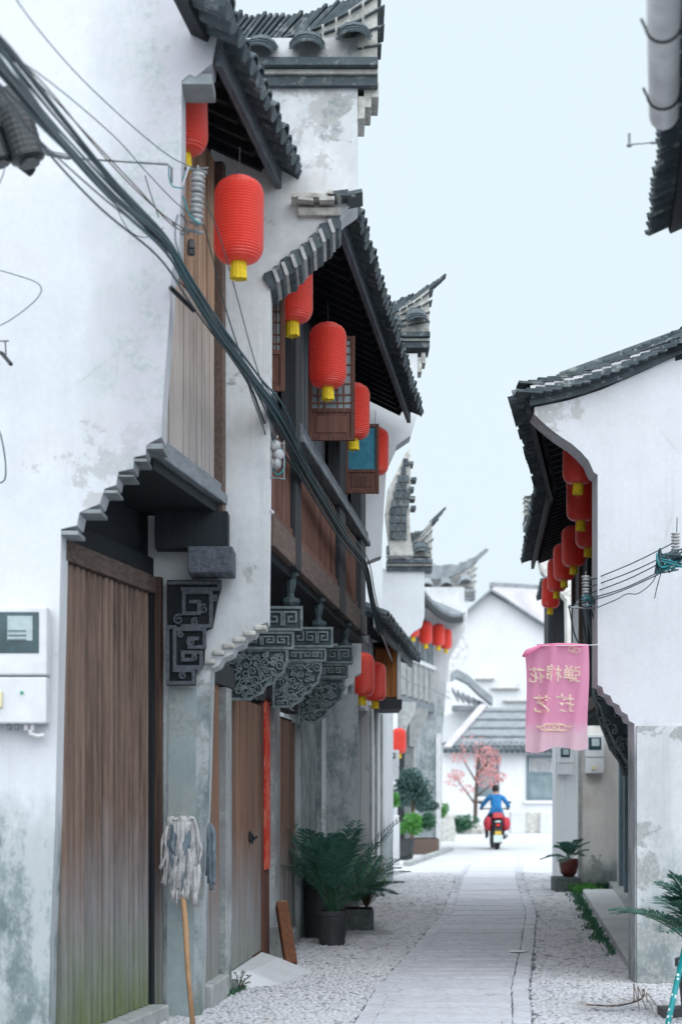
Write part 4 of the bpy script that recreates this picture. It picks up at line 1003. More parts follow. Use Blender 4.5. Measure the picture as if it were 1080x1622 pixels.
MB().box(bx1 - .035, bx1 + .01, YW + .005, YW + .04, zb3 + .09, zt3).build('frame', M['white_paint'], bw)
FE4 = Frame((.30, 19.6), (.98, 26.0), 1)
tiled_roof(h3, FE4, 0, FE4.L, .12, 3.52, slope=24, length=1.0, rows=3, fascia=True, fmat=M['beam_grey'])
MB().box(-.4, P(606, 0, 23).x, 23.0, 28.4, 3.5, 6.2).build('upper_wall', M['plaster_far'], h3)
# tile clad parapet seen edge on
tp = thing('parapet', 'narrow steep parapet clad in dark square tiles, rising to a point above the white walls', 'parapet', tuple(P(632, 860, 24)))
pxs = [(618, 880), (610, 810), (614, 775), (628, 748), (643, 716), (649, 712), (651, 770), (648, 800), (650, 850), (655, 880)]
MB().prism([XZ(a_, b_, 24) for a_, b_ in pxs], 24, 24.3).build('core', M['mortar'], tp)
for r in range(10):
    for c in range(3):
        py = 732 + r * 13; xl = 640 - (r * 3.2 if r < 6 else 19.2) + c * 9.5 - (0 if r > 1 else -2)
        if xl > 647: continue
        p = P(xl, py, 23.97); MB().box(p.x - .035, p.x + .035, 23.96 - .004 * c, 23.998, p.z - .05, p.z + .05).build('clad_tile', M['tile'], tp)
for a_, b_ in ((652, 775), (654, 790), (656, 760), (651, 735), (655, 805)):
    p = P(a_, b_, 24.0); MB().box(p.x - .04, p.x + .03, 23.95, 24.3, p.z - .012, p.z + .03).build('edge_tile', M['tile'], tp)
# wall D
SD = 95.0; YD = FPX / SD
wD = wall('white wall end with a rounded shoulder and short tiled cap, left above the small box window', [(520, 1392), (520, 905), (672, 905), (672, 975), (668, 992), (655, 1000), (645, 1012), (640, 1030), (624, 1050), (616, 1075), (614, 1392)], SD, .3, M['plaster_far'])
cap(wD, P(612, 0, YD).x, P(684, 0, YD).x, P(0, 905, YD).z, YD, YD + .3, rise=.55, sc=1.25)

# ------------------------------------------------------------------ left far: house E with four lanterns
hE = thing('timber_house', 'distant timber house on the left with a curved eave and a grey corner wall', 'house', (2.0, 42, 0))
FE = Frame((1.22, 39.6), (2.46, 45), 1)
def fe(u0, u1, n0, n1, z0, z1, name, mat):
    b = MB(); FE.box(b, u0, u1, n0, n1, z0, z1); return b.build(name, M[mat], hE)
LE = FE.L
fe(0, LE, -.6, -.35, 0, 3.6, 'wall', 'plaster_grey')
fe(0, LE, -.3, .0, 3.55, 3.75, 'jetty_beam', 'beam_grey')
up5 = fe(0, LE, -.3, -.06, 3.75, 5.9, 'wall', 'beam_grey')
for i in range(7):
    u = .1 + i * .78
    b = MB(); FE.box(b, u, u + .09, -.06, .02, 3.75, 5.6); b.build('post', M['stone'], up5)
    b = MB(); FE.box(b, u + .11, u + .76, -.055, -.02, 3.8, 4.65); b.build('panel', M['stone'], up5)
    b = MB(); FE.box(b, u + .12, u + .75, -.055, -.03, 4.78, 5.5); b.build('window', M['frame_grey'], up5)
fe(0, LE, -.04, .05, 4.66, 4.76, 'rail', 'white_paint')
fe(1.4, 2.9, -.4, -.3, 0, 2.5, 'door', 'black_wood')
fe(3.1, 3.5, -.4, -.1, 0, 3.5, 'post', 'stone')
MB().box(.9, 1.3, 39.3, 39.6, 0, 6.3).build('gable_wall', M['plaster_far'], hE)
YE = 45.0
pE = [XZ(a_, b_, YE) for a_, b_ in ((600, 1342), (600, 930), (735, 930), (736, 1000), (724, 1020), (712, 1042), (708, 1075), (704, 1120), (700, 1165), (697, 1342))]
MB().prism(pE, YE, YE + .4).build('gable_wall', plaster('stucco_far', base=(.66, .66, .67), dirt=(.34, .36, .38), grime=(.2, .23, .24), amount=.8, seed=41, damp=4.0, dampw=1.5), hE)
MB().box(P(690, 0, YE).x, P(698, 0, YE).x, YE - .05, YE, 0, 3.0).build('edge_moulding', M['white_paint'], hE)
for pxb, Yb in (((644, 1112), 39.5), ((664, 1122), 42.5)):
    p = P(pxb[0], pxb[1], Yb); MB().prism([(p.x - .25, 3.55), (p.x + .22, 3.55), (p.x + .20, 3.3), (p.x + .02, 3.0), (p.x - .06, 2.6), (p.x - .25, 2.6)], Yb, Yb + .2).build('bracket', M['stone'], hE)
FEr = Frame((1.82, 39.3), (3.30, 45.3), 1)
# curved eave: short pieces sagging in the middle
s_, c_ = math.sin(R(24)), math.cos(R(24)); upE = -FEr.n * c_ + Vector((0, 0, s_))
rows_ = [[FEr.p(FEr.L * t, .0, 5.95 + .55 * (2 * (1 - t) - 1) ** 2 * .5 - .05) + upE * d_ + Vector((0, 0, .03 * math.cos(t * 150))) for t in [k / 120 for k in range(121)]] for d_ in (0, .5, 1.0, 1.8)]
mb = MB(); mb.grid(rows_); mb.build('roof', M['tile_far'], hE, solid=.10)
rows_ = [[FEr.p(FEr.L * t, -.03, 5.77 + .55 * (2 * (1 - t) - 1) ** 2 * .5 - .05 + dz) for t in [k / 20 for k in range(21)]] for dz in (0, .16)]
MB().grid(rows_).build('fascia', M['dark_wood'], hE, solid=.05)
wE = wall('white wall with a long tiled cap curling up to the right, above the distant row of four lanterns', [(640, 1000), (640, 950), (742, 950), (738, 985), (735, 1000)], 58.0, .4, M['plaster_far'], depth=.4)
cap(wE, P(660, 0, FPX / 58).x, P(752, 0, FPX / 58).x, P(0, 950, FPX / 58).z, FPX / 58, FPX / 58 + .4, rise=.62, far=True, sc=1.7)

# ------------------------------------------------------------------ end of the street
YF = 72.0
hF = thing('building', 'big white windowless gable end with a tiled roof falling right, behind the pink banner', 'building', tuple(P(800, 1330, YF)))
gf = [(700, 1330), (700, 1000), (722, 990), (748, 962), (776, 940), (820, 966), (868, 998), (905, 1022), (905, 1330)]
MB().prism([XZ(a_, b_, YF) for a_, b_ in gf], YF, YF + .4).build('gable_wall', M['plaster_clean'], hF)
def quad(name, mat, pts, parent, solid=.12):
    return MB().add(pts, [(0, 1, 2, 3)]).build(name, M[mat], parent, solid=solid)
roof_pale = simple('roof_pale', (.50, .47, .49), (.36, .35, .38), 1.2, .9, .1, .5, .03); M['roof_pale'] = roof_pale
quad('roof', 'roof_pale', [P(772, 940, YF + .5), P(915, 1030, YF + .5), P(915, 938, YF + 6), P(782, 931, YF + 6)], hF)
quad('roof', 'roof_pale', [P(776, 936, YF + .3), P(745, 964, YF + .3), P(745, 964, YF + .3) + Vector((0, 14, .3)), P(776, 936, YF + .3) + Vector((0, 14, .3))], hF)
def strip(px, Y, w, h, name, mat, parent, n=1):
    mb = MB()
    for (a_, b_), (c2, d2) in zip(px, px[1:]):
        p, q_ = P(a_, b_, Y), P(c2, d2, Y)
        mb.hexa([(p.x, Y - w, p.z), (q_.x, Y - w, q_.z), (q_.x, Y + .3, q_.z), (p.x, Y + .3, p.z), (p.x, Y - w, p.z + h), (q_.x, Y - w, q_.z + h), (q_.x, Y + .3, q_.z + h), (p.x, Y + .3, p.z + h)])
    return mb.build(name, M[mat], parent)
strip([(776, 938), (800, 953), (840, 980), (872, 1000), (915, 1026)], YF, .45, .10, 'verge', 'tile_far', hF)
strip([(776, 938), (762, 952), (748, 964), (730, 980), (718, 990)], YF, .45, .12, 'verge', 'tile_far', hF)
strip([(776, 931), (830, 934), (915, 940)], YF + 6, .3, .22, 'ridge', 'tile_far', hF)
for a_, b_, w_ in ((800, 1090, 60), (830, 1110, 90), (768, 1075, 40)):
    p = P(a_, b_, YF - .2); MB().box(p.x - w_ / 100, p.x + w_ / 100, YF - .25, YF + .01, p.z - .03, p.z + .03).build('stringcourse', M['mortar'], hF)
# jumble of small roofs left of the low house
hG = thing('building', 'small white outbuilding with a lumpy grey tile ridge, left of the low tiled roof', 'building', tuple(P(740, 1330, 60)))
MB().prism([XZ(a_, b_, 69) for a_, b_ in ((700, 1230), (700, 1135), (716, 1130), (718, 1122), (768, 1122), (775, 1120), (775, 1230))], 69, 69.5).build('gable_wall', M['plaster_clean'], hG)
strip([(714, 1080), (722, 1075), (740, 1084), (756, 1100), (778, 1118)], 68.5, .5, .35, 'ridge', 'tile_far', hG)
strip([(716, 1126), (770, 1126)], 68.4, .4, .2, 'eave', 'tile_far', hG)
for i in range(6): strip([(716 + i * 8, 1095 + i * 4), (726 + i * 9, 1112 + i * 2)], 68.2, .2, .16, 'ridge_tile', 'tile_far', hG)
YL = 63.0
hL = thing('building', 'low white house closing the end of the street under a grey tiled roof', 'building', tuple(P(790, 1315, YL)))
MB().box(P(700, 0, YL).x, P(1000, 0, YL).x, YL, YL + .3, 0, P(0, 1192, YL).z).build('wall', M['plaster_clean'], hL)
e0, e1 = P(701, 1190, YL - .5), P(1000, 1190, YL - .5)
t0, t1 = P(760, 1122, YL + 2.6), P(1000, 1122, YL + 2.6)
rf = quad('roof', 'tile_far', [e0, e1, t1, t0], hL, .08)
for i in range(5):
    f = (i + .5) / 5
    a_ = e0.lerp(t0, f); b_ = e1.lerp(t1, f); MB().tube([a_ + Vector((0, -.05, .07)), b_ + Vector((0, -.05, .07))], .06, 6).build('tile_course', M['tile_far'], rf)
tl = MB().tube([(0, 0, 0), (0, .5, .28)], .10, 6).mesh('eave_tile', M['tile'])
for i in range(34):
    link('eave_tile', tl, rf, loc=e0.lerp(e1, (i + .5) / 34) + Vector((0, -.05, .0)))
quad('verge', 'roof_pale', [e0 + Vector((0, 0, .1)), e0 + Vector((.3, 0, .1)), t0 + Vector((.3, 0, .1)), t0 + Vector((0, 0, .1))], hL, .15)
def window(parent, px0, px1, py0, py1, Y, bars=6):
    x0, x1, z1, z0 = P(px0, 0, Y).x, P(px1, 0, Y).x, P(0, py0, Y).z, P(0, py1, Y).z
    zm = z0 + (z1 - z0) * .58; w = .09
    f = MB()
    f.box(x0, x0 + w, Y - .06, Y + .01, z0, z1); f.box(x1 - w, x1, Y - .06, Y + .01, z0, z1)
    for zz in (z0, zm, z1 - w): f.box(x0 + w, x1 - w, Y - .055, Y + .01, zz, zz + w)
    f = f.build('window', M['frame_grey'], parent)
    MB().box(x0 + w, x1 - w, Y - .02, Y - .01, z0 + w, zm).build('pane', M['glass_grey'], f)
    MB().box(x0 + w, x1 - w, Y - .02, Y - .01, zm + w, z1 - w).build('pane', M['glass_dark'], f)
    for i in range(bars):
        xx = x0 + w + (x1 - x0 - 2 * w) * (i + .5) / bars
        MB().box(xx - .02, xx + .02, Y - .045, Y - .025, zm + w, z1 - w).build('bar', M['pvc'], f)
    MB().box(x0 - .1, x1 + .1, Y - .14, Y, z0 - .1, z0).build('sill', M['white_paint'], f)
window(hL, 833, 878, 1197, 1268, YL, 9)
window(hL, 756, 790, 1197, 1262, YL, 5)
for i, (a_, b_, c2, d2) in enumerate(((845, 1286, 26, 28), (820, 1286, 24, 30), (862, 1288, 16, 24))):
    p = P(a_, b_, 59.5); MB().box(p.x - c2 / 90, p.x + c2 / 90, 59.5 - .1 * i, 60, 0, p.z).build('low_block', M['pave'] if i else M['mortar'], hL, bevel=.03)
# ------------------------------------------------------------------ lanterns
def make_lantern():
    t = thing('red_lantern', 'x', 'lantern', (0, 0, 0))
    H, Rr, n = .485, .145, 30; prof = []
    for i in range(n * 4 + 1):
        f = i / (n * 4); z = f * H; e = min(f, 1 - f) / .20
        r = Rr * (1.0 if e >= 1 else .50 + .50 * math.sqrt(max(0, 1 - (1 - e) ** 2)))
        prof.append((r + .0030 * math.cos(i * math.pi / 2), z))
    MB().lathe(prof, (0, 0, 0), 26).build('lantern_body', M['lantern'], t, smooth=False)
    fp = [(.047 + (.003 if k % 2 else 0), -.10) for k in range(1)]
    mb = MB(); vs = []; N = 28
    for zz, r in ((-.098, .048), (-.05, .046), (-.004, .044), (.004, .040)):
        for k in range(N):
            a = 2 * math.pi * k / N; rr = r + (.0035 if k % 2 else 0); vs.append((rr * math.cos(a), rr * math.sin(a), zz + (random.uniform(-.008, .004) if zz < -.09 else 0)))
    mb.add(vs, [(i * N + k, i * N + (k + 1) % N, (i + 1) * N + (k + 1) % N, (i + 1) * N + k) for i in range(3) for k in range(N)] + [tuple(range(N - 1, -1, -1))])
    mb.build('fringe', M['fringe'], t)
    MB().lathe([(.075, H - .004), (.075, H + .010), (.045, H + .018), (.012, H + .022)], (0, 0, 0), 20).build('top_cap', M['lantern'], t)
    MB().tube([(0, 0, H + .02), (.0, 0, H + .20)], .0025, 5).build('hanging_cord', M['black_metal'], t)
    MB().tube([(.0, .0, -.09), (.002, 0, -.13)], .0015, 4).build('loose_thread', M['fringe'], t)
    return t
lan0 = make_lantern(); used = False
GL = 'red lanterns hanging under the eaves'
LAN = [ # px centre, py body bottom, distance, scale, label
 (290, 243, 9.86, 1.0, 'nearest red lantern, half hidden behind the stepped edge of the front white wall'),
 (378, 415, 10.08, 1.0, 'big red lantern hanging whole in front of the near house, nearest the dark soffit board'),
 (463, 510, 12.15, 1.0, 'red lantern partly covered by the sloping tile edging of the second white wall'),
 (519, 613, 13.40, 1.0, 'red lantern hanging right in front of the open lattice shutter'),
 (560, 695, 15.50, 1.0, 'red lantern overlapped on its left by the lattice shutter'),
 (593, 752, 18.00, 1.0, 'red lantern beside the blue backed shutter, furthest under the middle house eave'),
 (573, 1103, 19.60, 1.0, 'nearer of two low red lanterns beside the orange box window'),
 (594, 1110, 21.40, .97, 'further of two low red lanterns, tight against the orange box window'),
 (632, 1193, 31.40, .92, 'lone low red lantern hanging by the white meter box on the left'),
 (654, 1009, 41.0, 1.06, 'distant red lantern leftmost of four, half hidden by the rounded white shoulder'),
 (674, 1020, 42.2, 1.12, 'distant red lantern second from the left in the row of four'),
 (694, 1023, 43.4, 1.12, 'distant red lantern third from the left in the row of four'),
 (706, 1028, 44.4, 1.05, 'distant red lantern rightmost of the row of four'),
 (915, 766, 13.95, .88, 'red lantern topmost on the right, tucked behind the curved edge of the white gable'),
 (919, 825, 15.3, .88, 'second red lantern from the top of the right row, fully rounded with a loose thread'),
 (931, 868, 17.0, .88, 'third red lantern from the top on the right, cut by the wall edge'),
 (908, 897, 18.6, .88, 'fourth red lantern from the top on the right, pale fringe over a dark wall'),
 (893, 919, 19.9, .86, 'fifth red lantern from the top on the right, largely hidden by its neighbour'),
 (881, 937, 21.2, .84, 'sixth red lantern from the top on the right'),
 (871, 963, 22.4, .82, 'lowest and furthest red lantern of the row on the right'),
]
for i, (a, b, Y, sc, lab) in enumerate(LAN):
    t = lan0 if i == 0 else copy_tree(lan0)
    t.location = P(a, b, Y); t.scale = (sc,) * 3; t.rotation_euler = (random.uniform(-.02, .02), random.uniform(-.02, .02), random.uniform(0, 6))
    meta(t, lab, 'lantern', GL)

# ------------------------------------------------------------------ pink banner
YBn = 12.95
bn = thing('banner', 'faded pink cloth banner with mirrored cream characters, strung from the white gable on the right', 'banner', tuple(P(880, 1022, YBn)))
rows_ = []
nx, nz = 34, 44
def bsurf(u, v):     # u 0..1 left to right, v 0..1 down
    px = 829 + (931 - 829) * u; top = 1034 - 12 * min(1, u / .25) - 2 * math.sin(u * 5); bot = 1190 + 4 * math.sin(u * 9) - 6 * u
    py = top + (bot - top) * v
    px += 5 * math.sin(v * 2.2 + 0.4) * (1 - u) + 1.5 * math.sin(v * 6)
    w = .020 * math.sin(u * 11 + v * 2.0) + .03 * (1 - u) * math.sin(v * 4) + .012 * math.sin(u * 25 + v * 5)
    p = P(px, py, YBn); p.y += w; return p
MB().grid([[bsurf(i / nx, j / nz) for i in range(nx + 1)] for j in range(nz + 1)]).build('cloth', M['banner'], bn, smooth=True)
fold = MB(); fold.tube([P(828, 1040, YBn - .04), P(834, 1034, YBn - .05), P(846, 1028, YBn - .03), P(858, 1022, YBn - .02)], [.02, .045, .03, .012], 8, flat=.5); fold.build('folded_corner', M['banner'], bn, smooth=True)
hem = MB(); hem.tube([P(850, 1023, YBn - .01), P(880, 1021, YBn - .012), P(905, 1021, YBn - .008), P(931, 1023, YBn - .01)], .012, 7); hem.build('hem', M['banner'], bn, smooth=True)
font = None
def glyph(ch, px, py, size, name='character'):
    cu = bpy.data.curves.new('character', 'FONT'); cu.body = ch; cu.size = 1.0; cu.align_x = 'CENTER'; cu.align_y = 'CENTER'
    if font: cu.font = font
    cu.offset = .016; cu.resolution_u = 3
    to = bpy.data.objects.new('tmp', cu); col.objects.link(to)
    dg = bpy.context.evaluated_depsgraph_get(); me = bpy.data.meshes.new_from_object(to.evaluated_get(dg))
    bpy.data.objects.remove(to); bpy.data.curves.remove(cu)
    if not me.vertices: return
    c = P(px, py, YBn); me2 = bpy.data.meshes.new(name)
    k = size * YBn / FPX
    xs = [v.co.x for v in me.vertices]; ys_ = [v.co.y for v in me.vertices]; mx, my = (min(xs) + max(xs)) / 2, (min(ys_) + max(ys_)) / 2
    rg = random.Random(hash(px) % 97)
    base = wloc(bn); vs = []
    for v in me.vertices:
        x, y = (v.co.x - mx), (v.co.y - my)
        X_ = c.x - x * k; Z_ = c.z + y * k + .07 * k * x       # seen from behind: mirrored
        px_ = CX + X_ * FPX / YBn; py_ = HOR - (Z_ - EYE) * FPX / YBn
        u = min(1, max(0, (px_ - 829) / 102)); vv = min(1, max(0, (py_ - 1022) / 168))
        w = bsurf(u, vv).y - .012
        vs.append((X_ - base.x, w - base.y, Z_ - base.z))
    me2.from_pydata(vs, [], [tuple(p.vertices) for p in me.polygons]); me2.materials.append(M['cream_print'])
    o = bpy.data.objects.new(name, me2); col.objects.link(o); o.parent = bn
    return o
for ch, px, py, sz in (('弹', 905, 1067, 28), ('棉', 877, 1066, 27), ('花', 850, 1069, 26), ('技', 894, 1113, 30), ('艺', 859, 1115, 30)): glyph(ch, px, py, sz)
def bpt(px, py):
    u = min(1, max(0, (px - 829) / 102)); v = min(1, max(0, (py - 1022) / 168)); p = P(px, py, YBn); p.y = bsurf(u, v).y - .012; return p
mb = MB()
for cx_ in (868, 877, 886):
    mb.tube([bpt(cx_ + 8 * math.cos(w), 1152 + 5.5 * math.sin(w)) for w in [2 * math.pi * k / 14 for k in range(15)]], .0035, 4)
for s_ in (-1, 1):
    mb.tube([bpt(877 + s_ * x, y) for x, y in ((8, 1149), (16, 1148), (22, 1152), (28, 1150))], .0035, 4)
    mb.tube([bpt(877 + s_ * x, y) for x, y in ((8, 1155), (14, 1158), (20, 1156), (27, 1151))], .0035, 4)
mb.build('printed_knot', M['cream_print'], bn); mb = MB()
for cx_, cy_ in ((905, 1028), (912, 1030)):
    mb.tube([bpt(cx_ + 6 * math.cos(w), cy_ + 4 * math.sin(w)) for w in [2 * math.pi * k / 10 for k in range(11)]], .0035, 4)
mb.build('printed_scroll', M['cream_print'], bn)
MB().tube([P(826, 1040, YBn - .05), P(850, 1023, YBn - .02), P(931, 1022, YBn - .02), P(947, 1021, YR - .01)], .003, 5).build('cord', M['white_paint'], bn)

# ------------------------------------------------------------------ meter boxes
def meter(px0, px1, py0, py1, Y, label, win, name='meter_box'):
    x0, x1, z1, z0 = P(px0, 0, Y).x, P(px1, 0, Y).x, P(0, py0, Y).z, P(0, py1, Y).z
    t = thing(name, label, 'meter box', ((x0 + x1) / 2, Y, z0)); d = .13
    zm = z0 + (z1 - z0) * .40
    MB().box(x0, x1, Y, Y + d, zm + .006, z1).build('case', M['box_plastic'], t, bevel=.012)
    MB().box(x0 + .004, x1 - .004, Y + .008, Y + d, z0, zm).build('lower_case', M['box_plastic'], t, bevel=.010)
    a, b, c, e = win; W, H = x1 - x0, z1 - z0
    q = (x0 + W * a, x0 + W * b, z0 + H * c, z0 + H * e)
    MB().box(q[0], q[1], Y - .006, Y + .004, q[2], q[3]).build('window', M['screen'], t, bevel=.003)
    MB().box(q[0] + (q[1] - q[0]) * .25, q[1] - (q[1] - q[0]) * .15, Y - .009, Y - .0062, q[2] + (q[3] - q[2]) * .3, q[3] - (q[3] - q[2]) * .1).build('dial_card', M['paper'], t)
    return t, (x0, x1, z0, z1)
t, (x0, x1, z0, z1) = meter(-52, 75, 960, 1146, YA - .14, 'pale grey electricity meter box on the near white wall with a dark window', (.38, .90, .60, .95))
MB().box(P(0, 0, YA).x, P(12, 0, YA).x, YA - .150, YA - .133, P(0, 1122, YA).z, P(0, 1098, YA).z).build('label_sticker', M['yellow_label'], t)
for i in range(3): MB().box(P(22 + 0, 0, YA).x, P(50, 0, YA).x, YA - .1545, YA - .1495, P(0, 1004 + i * 7, YA).z, P(0, 1002 + i * 7, YA).z).build('printed_line', M['frame_grey'], t)
MB().lathe([(.0, -.004), (.011, -.004), (.011, .0)], (0, 0, 0), 10).build('round_mark', M['green_mark'], t, origin=None) if False else None
mb = MB(); c = P(35, 1097, YA - .14); mb.tube([c + Vector((0, .012, 0)), c + Vector((0, -.004, 0))], .009, 8); mb.build('round_mark', M['green_mark'], t)
for a in (15, 27, 42, 52):
    p = P(a, 1148, YA - .09); MB().lathe([(.011, -.03), (.013, -.012), (.009, .01)], p, 8).build('cable_gland', M['pvc'] if a > 40 else M['metal'], t)
MB().tube([P(48, 1156, YA - .09), P(50, 1163, YA - .09), P(60, 1166, YA - .08), P(70, 1165, YA - .07)], .014, 8).build('pipe_elbow', M['pvc'], t)
t2, _ = meter(927, 957, 1163, 1225, Y2 - .16, 'larger of two pale meter boxes on the right, with a blank dark screen', (.15, .82, .60, .92))
MB().box(P(936, 0, Y2 - .16).x, P(941, 0, Y2).x, Y2 - .165, Y2 - .145, P(0, 1219, Y2 - .16).z, P(0, 1213, Y2 - .16).z).build('label_sticker', M['yellow_label'], t2)
t3, _ = meter(884, 908, 1183, 1227, Y3 - .15, 'smaller of two pale meter boxes on the right, set on the white wall end', (.15, .75, .62, .95))
t4, _ = meter(612, 632, 1188, 1234, YD - .2, 'plain white box hung low on the left wall beside the lone lantern', (.2, .7, .7, .9))

# ------------------------------------------------------------------ cables
def P3(l): return [P(a, b, FPX / s) for a, b, s in l]
def smooth(pts, n=8):
    out = []; m = len(pts)
    for i in range(m - 1):
        p0, p1, p2, p3 = pts[max(0, i - 1)], pts[i], pts[i + 1], pts[min(m - 1, i + 2)]
        for k in range(n):
            t = k / n; out.append(.5 * ((2 * p1) + (p2 - p0) * t + (2 * p0 - 5 * p1 + 4 * p2 - p3) * t * t + (3 * p1 - p0 - 3 * p2 + p3) * t ** 3))
    return out + [pts[-1]]
main = smooth(P3([(-60, 30, 445), (0, 95, 415), (90, 205, 365), (180, 305, 330), (262, 385, 302), (308, 462, 292), (350, 530, 276), (402, 602, 254), (440, 662, 238), (490, 757, 208), (540, 842, 180), (576, 893, 162), (588, 948, 154), (602, 1000, 148)]), 7)
cb = thing('cable_bundle', 'thick bundle of black cables sagging diagonally across the left house fronts', 'cables', tuple(main[40]))
rg = random.Random(12)
for k in range(24):
    ph, ph2, rr = rg.uniform(0, 6.28), rg.uniform(0, 6.28), rg.uniform(.010, .058); lo = rg.uniform(-.02, .02); pts = []
    for i, p in enumerate(main):
        t = i / (len(main) - 1); spread = 1.0 + 1.5 * max(0, .35 - t) / .35 + .6 * math.exp(-((t - .62) / .05) ** 2) * (k % 3)
        pts.append(p + Vector((math.cos(ph + 5 * t) * rr * spread * .7, math.sin(ph + 7 * t) * .02, math.sin(ph2 + 6 * t) * rr * spread + lo * .5)))
    MB().tube(pts, rg.choice((.004, .0055, .007, .009)), 6).build('cable', M['cable_pale'] if k in (4, 11) else M['cable'], cb)
def wire(label, pts, r=.004, mat='cable', name='overhead_wire', cat='wire', group=None, strands=1):
    p = smooth(P3(pts), 6); t = thing(name, label, cat, tuple(p[0]), group)
    for k in range(strands):
        MB().tube([q + Vector((0, 0, .02 * k * math.sin(i * .3))) for i, q in enumerate(p)], r, 5).build('cable', M[mat], t)
    return t
wire('thin wire from the top left corner down to the insulator rack', [(10, -25, 400), (60, 45, 370), (130, 125, 340), (210, 200, 310), (270, 248, 295), (312, 268, 287)], .003)
wire('pair of reddish thin wires running just above the thick bundle', [(-20, 60, 420), (60, 130, 380), (140, 215, 350), (220, 300, 318), (268, 352, 300), (300, 372, 290)], .0035, 'beam_brown', strands=2)
wire('thin teal tinted wire curving into the lower insulator', [(-10, 70, 410), (80, 130, 360), (180, 215, 320), (230, 270, 302), (280, 322, 292), (312, 345, 287)], .003, 'cable')
wire('loose wire drooping off the bundle over the near white wall', [(230, 278, 305), (240, 310, 300), (252, 345, 298)], .003)
wire('slack wire loop hanging below the bundle on the near white wall', [(185, 330, 315), (205, 365, 300), (232, 376, 296), (260, 360, 296)], .0025)
wire('taut wire falling from the insulator rack past the near lantern', [(318, 340, 286), (335, 400, 275), (352, 470, 262), (385, 570, 250), (425, 650, 240), (440, 705, 236)], .004)
wire('slack dark wire crossing the near lantern to the glass insulators', [(326, 320, 286), (345, 365, 278), (370, 450, 265), (400, 560, 252), (425, 640, 242), (434, 700, 238)], .0035)
wire('wire dropping from the thick bundle to the rack on the second wall', [(388, 590, 258), (400, 630, 250), (418, 680, 241), (428, 712, 238)], .0045)
wire('bent thin wire at the left edge above the wall bracket', [(-15, 425, 296), (20, 434, 295), (62, 450, 294), (60, 472, 294), (20, 505, 295), (-10, 520, 296)], .003)
wire('black wire loop at the left edge, halfway up the near wall', [(-8, 670, 296), (2, 690, 296), (9, 730, 296), (8, 760, 296), (-8, 766, 296)], .0045)
wire('thin wire dangling beneath the black ribbed fixture', [(8, 262, 330), (6, 275, 325), (-4, 300, 320)], .003)
wire('green and black cable drooping down the white wall past the furthest lantern', [(600, 985, 149), (606, 1010, 140), (640, 1075, 100), (690, 1095, 70), (716, 1108, 52)], .008)
wire('thin vertical wire below the two low lanterns', [(570, 1112, 139), (571, 1200, 139), (570, 1300, 139)], .004, 'cable_pale')
# iron pipe along the wall, bent down at its end
pp_ = thing('wall_pipe', 'slim grey pipe running level across the near wall to the insulators', 'pipe', tuple(P(150, 250, FPX / 296)))
MB().tube(P3([(60, 240, 305), (110, 250, 298), (265, 260, 294), (272, 266, 294), (272, 290, 293)]), .007, 7).build('pipe', M['metal'], pp_)
MB().tube(smooth(P3([(268, 262, 293), (268, 280, 293), (274, 295, 293), (290, 298, 291)])), .004, 6).build('wire', M['teal_wire'], pp_)
# insulator rack A
ra = thing('insulator_rack', 'steel rack of stacked pale insulators at the top corner of the near wall', 'insulators', tuple(P(300, 370, 9.5)))
YI = FPX / 285
MB().tube([P(283, 264, YI), P(328, 274, YI)], .010, 6).build('arm', M['metal'], ra)
MB().tube([P(281, 270, YI), P(330, 266, YI)], .006, 6).build('arm', M['metal'], ra)
MB().tube([P(282, 362, YI), P(322, 369, YI)], .010, 6).build('arm', M['metal'], ra)
MB().tube([P(286, 262, YI), P(283, 366, YI)], .007, 6).build('upright', M['metal'], ra)
MB().tube([P(314, 262, YI), P(311, 372, YI)], .005, 6).build('bolt', M['metal'], ra)
sp = MB().lathe([(.012, -.026), (.034, -.024), (.042, -.012), (.028, -.004), (.028, .004), (.042, .012), (.034, .024), (.012, .026)], (0, 0, 0), 14).mesh('insulator', M['porcelain'])
for p in sp.polygons: p.use_smooth = True
for i in range(5): link('insulator', sp, ra, loc=P(314 - .6 * i, 282 + 16.5 * i, YI - .01), rot=(0, .15, 0))
MB().lathe([(.010, -.06), (.022, -.055), (.024, -.03), (.018, -.028), (.024, -.02), (.020, .02), (.012, .03)], P(303, 388, YI), 10).build('clamp', M['black_metal'], ra)
MB().tube(smooth(P3([(297, 268, 288), (285, 300, 288), (293, 318, 287), (300, 340, 287), (318, 356, 286)])), .0045, 6).build('wire', M['teal_wire'], ra)
MB().tube(smooth(P3([(300, 262, 288), (292, 285, 288), (286, 300, 288)])), .006, 6).build('wire', M['pvc'], ra)
MB().tube(smooth(P3([(272, 350, 291), (290, 372, 288), (296, 352, 287), (282, 340, 290), (278, 380, 291), (290, 420, 290), (282, 450, 290)]), 5), .004, 6).build('wire', M['cable'], ra)
MB().tube(P3([(270, 455, 291), (308, 492, 286)]), .014, 6).build('anchor_bar', M['black_metal'], ra)
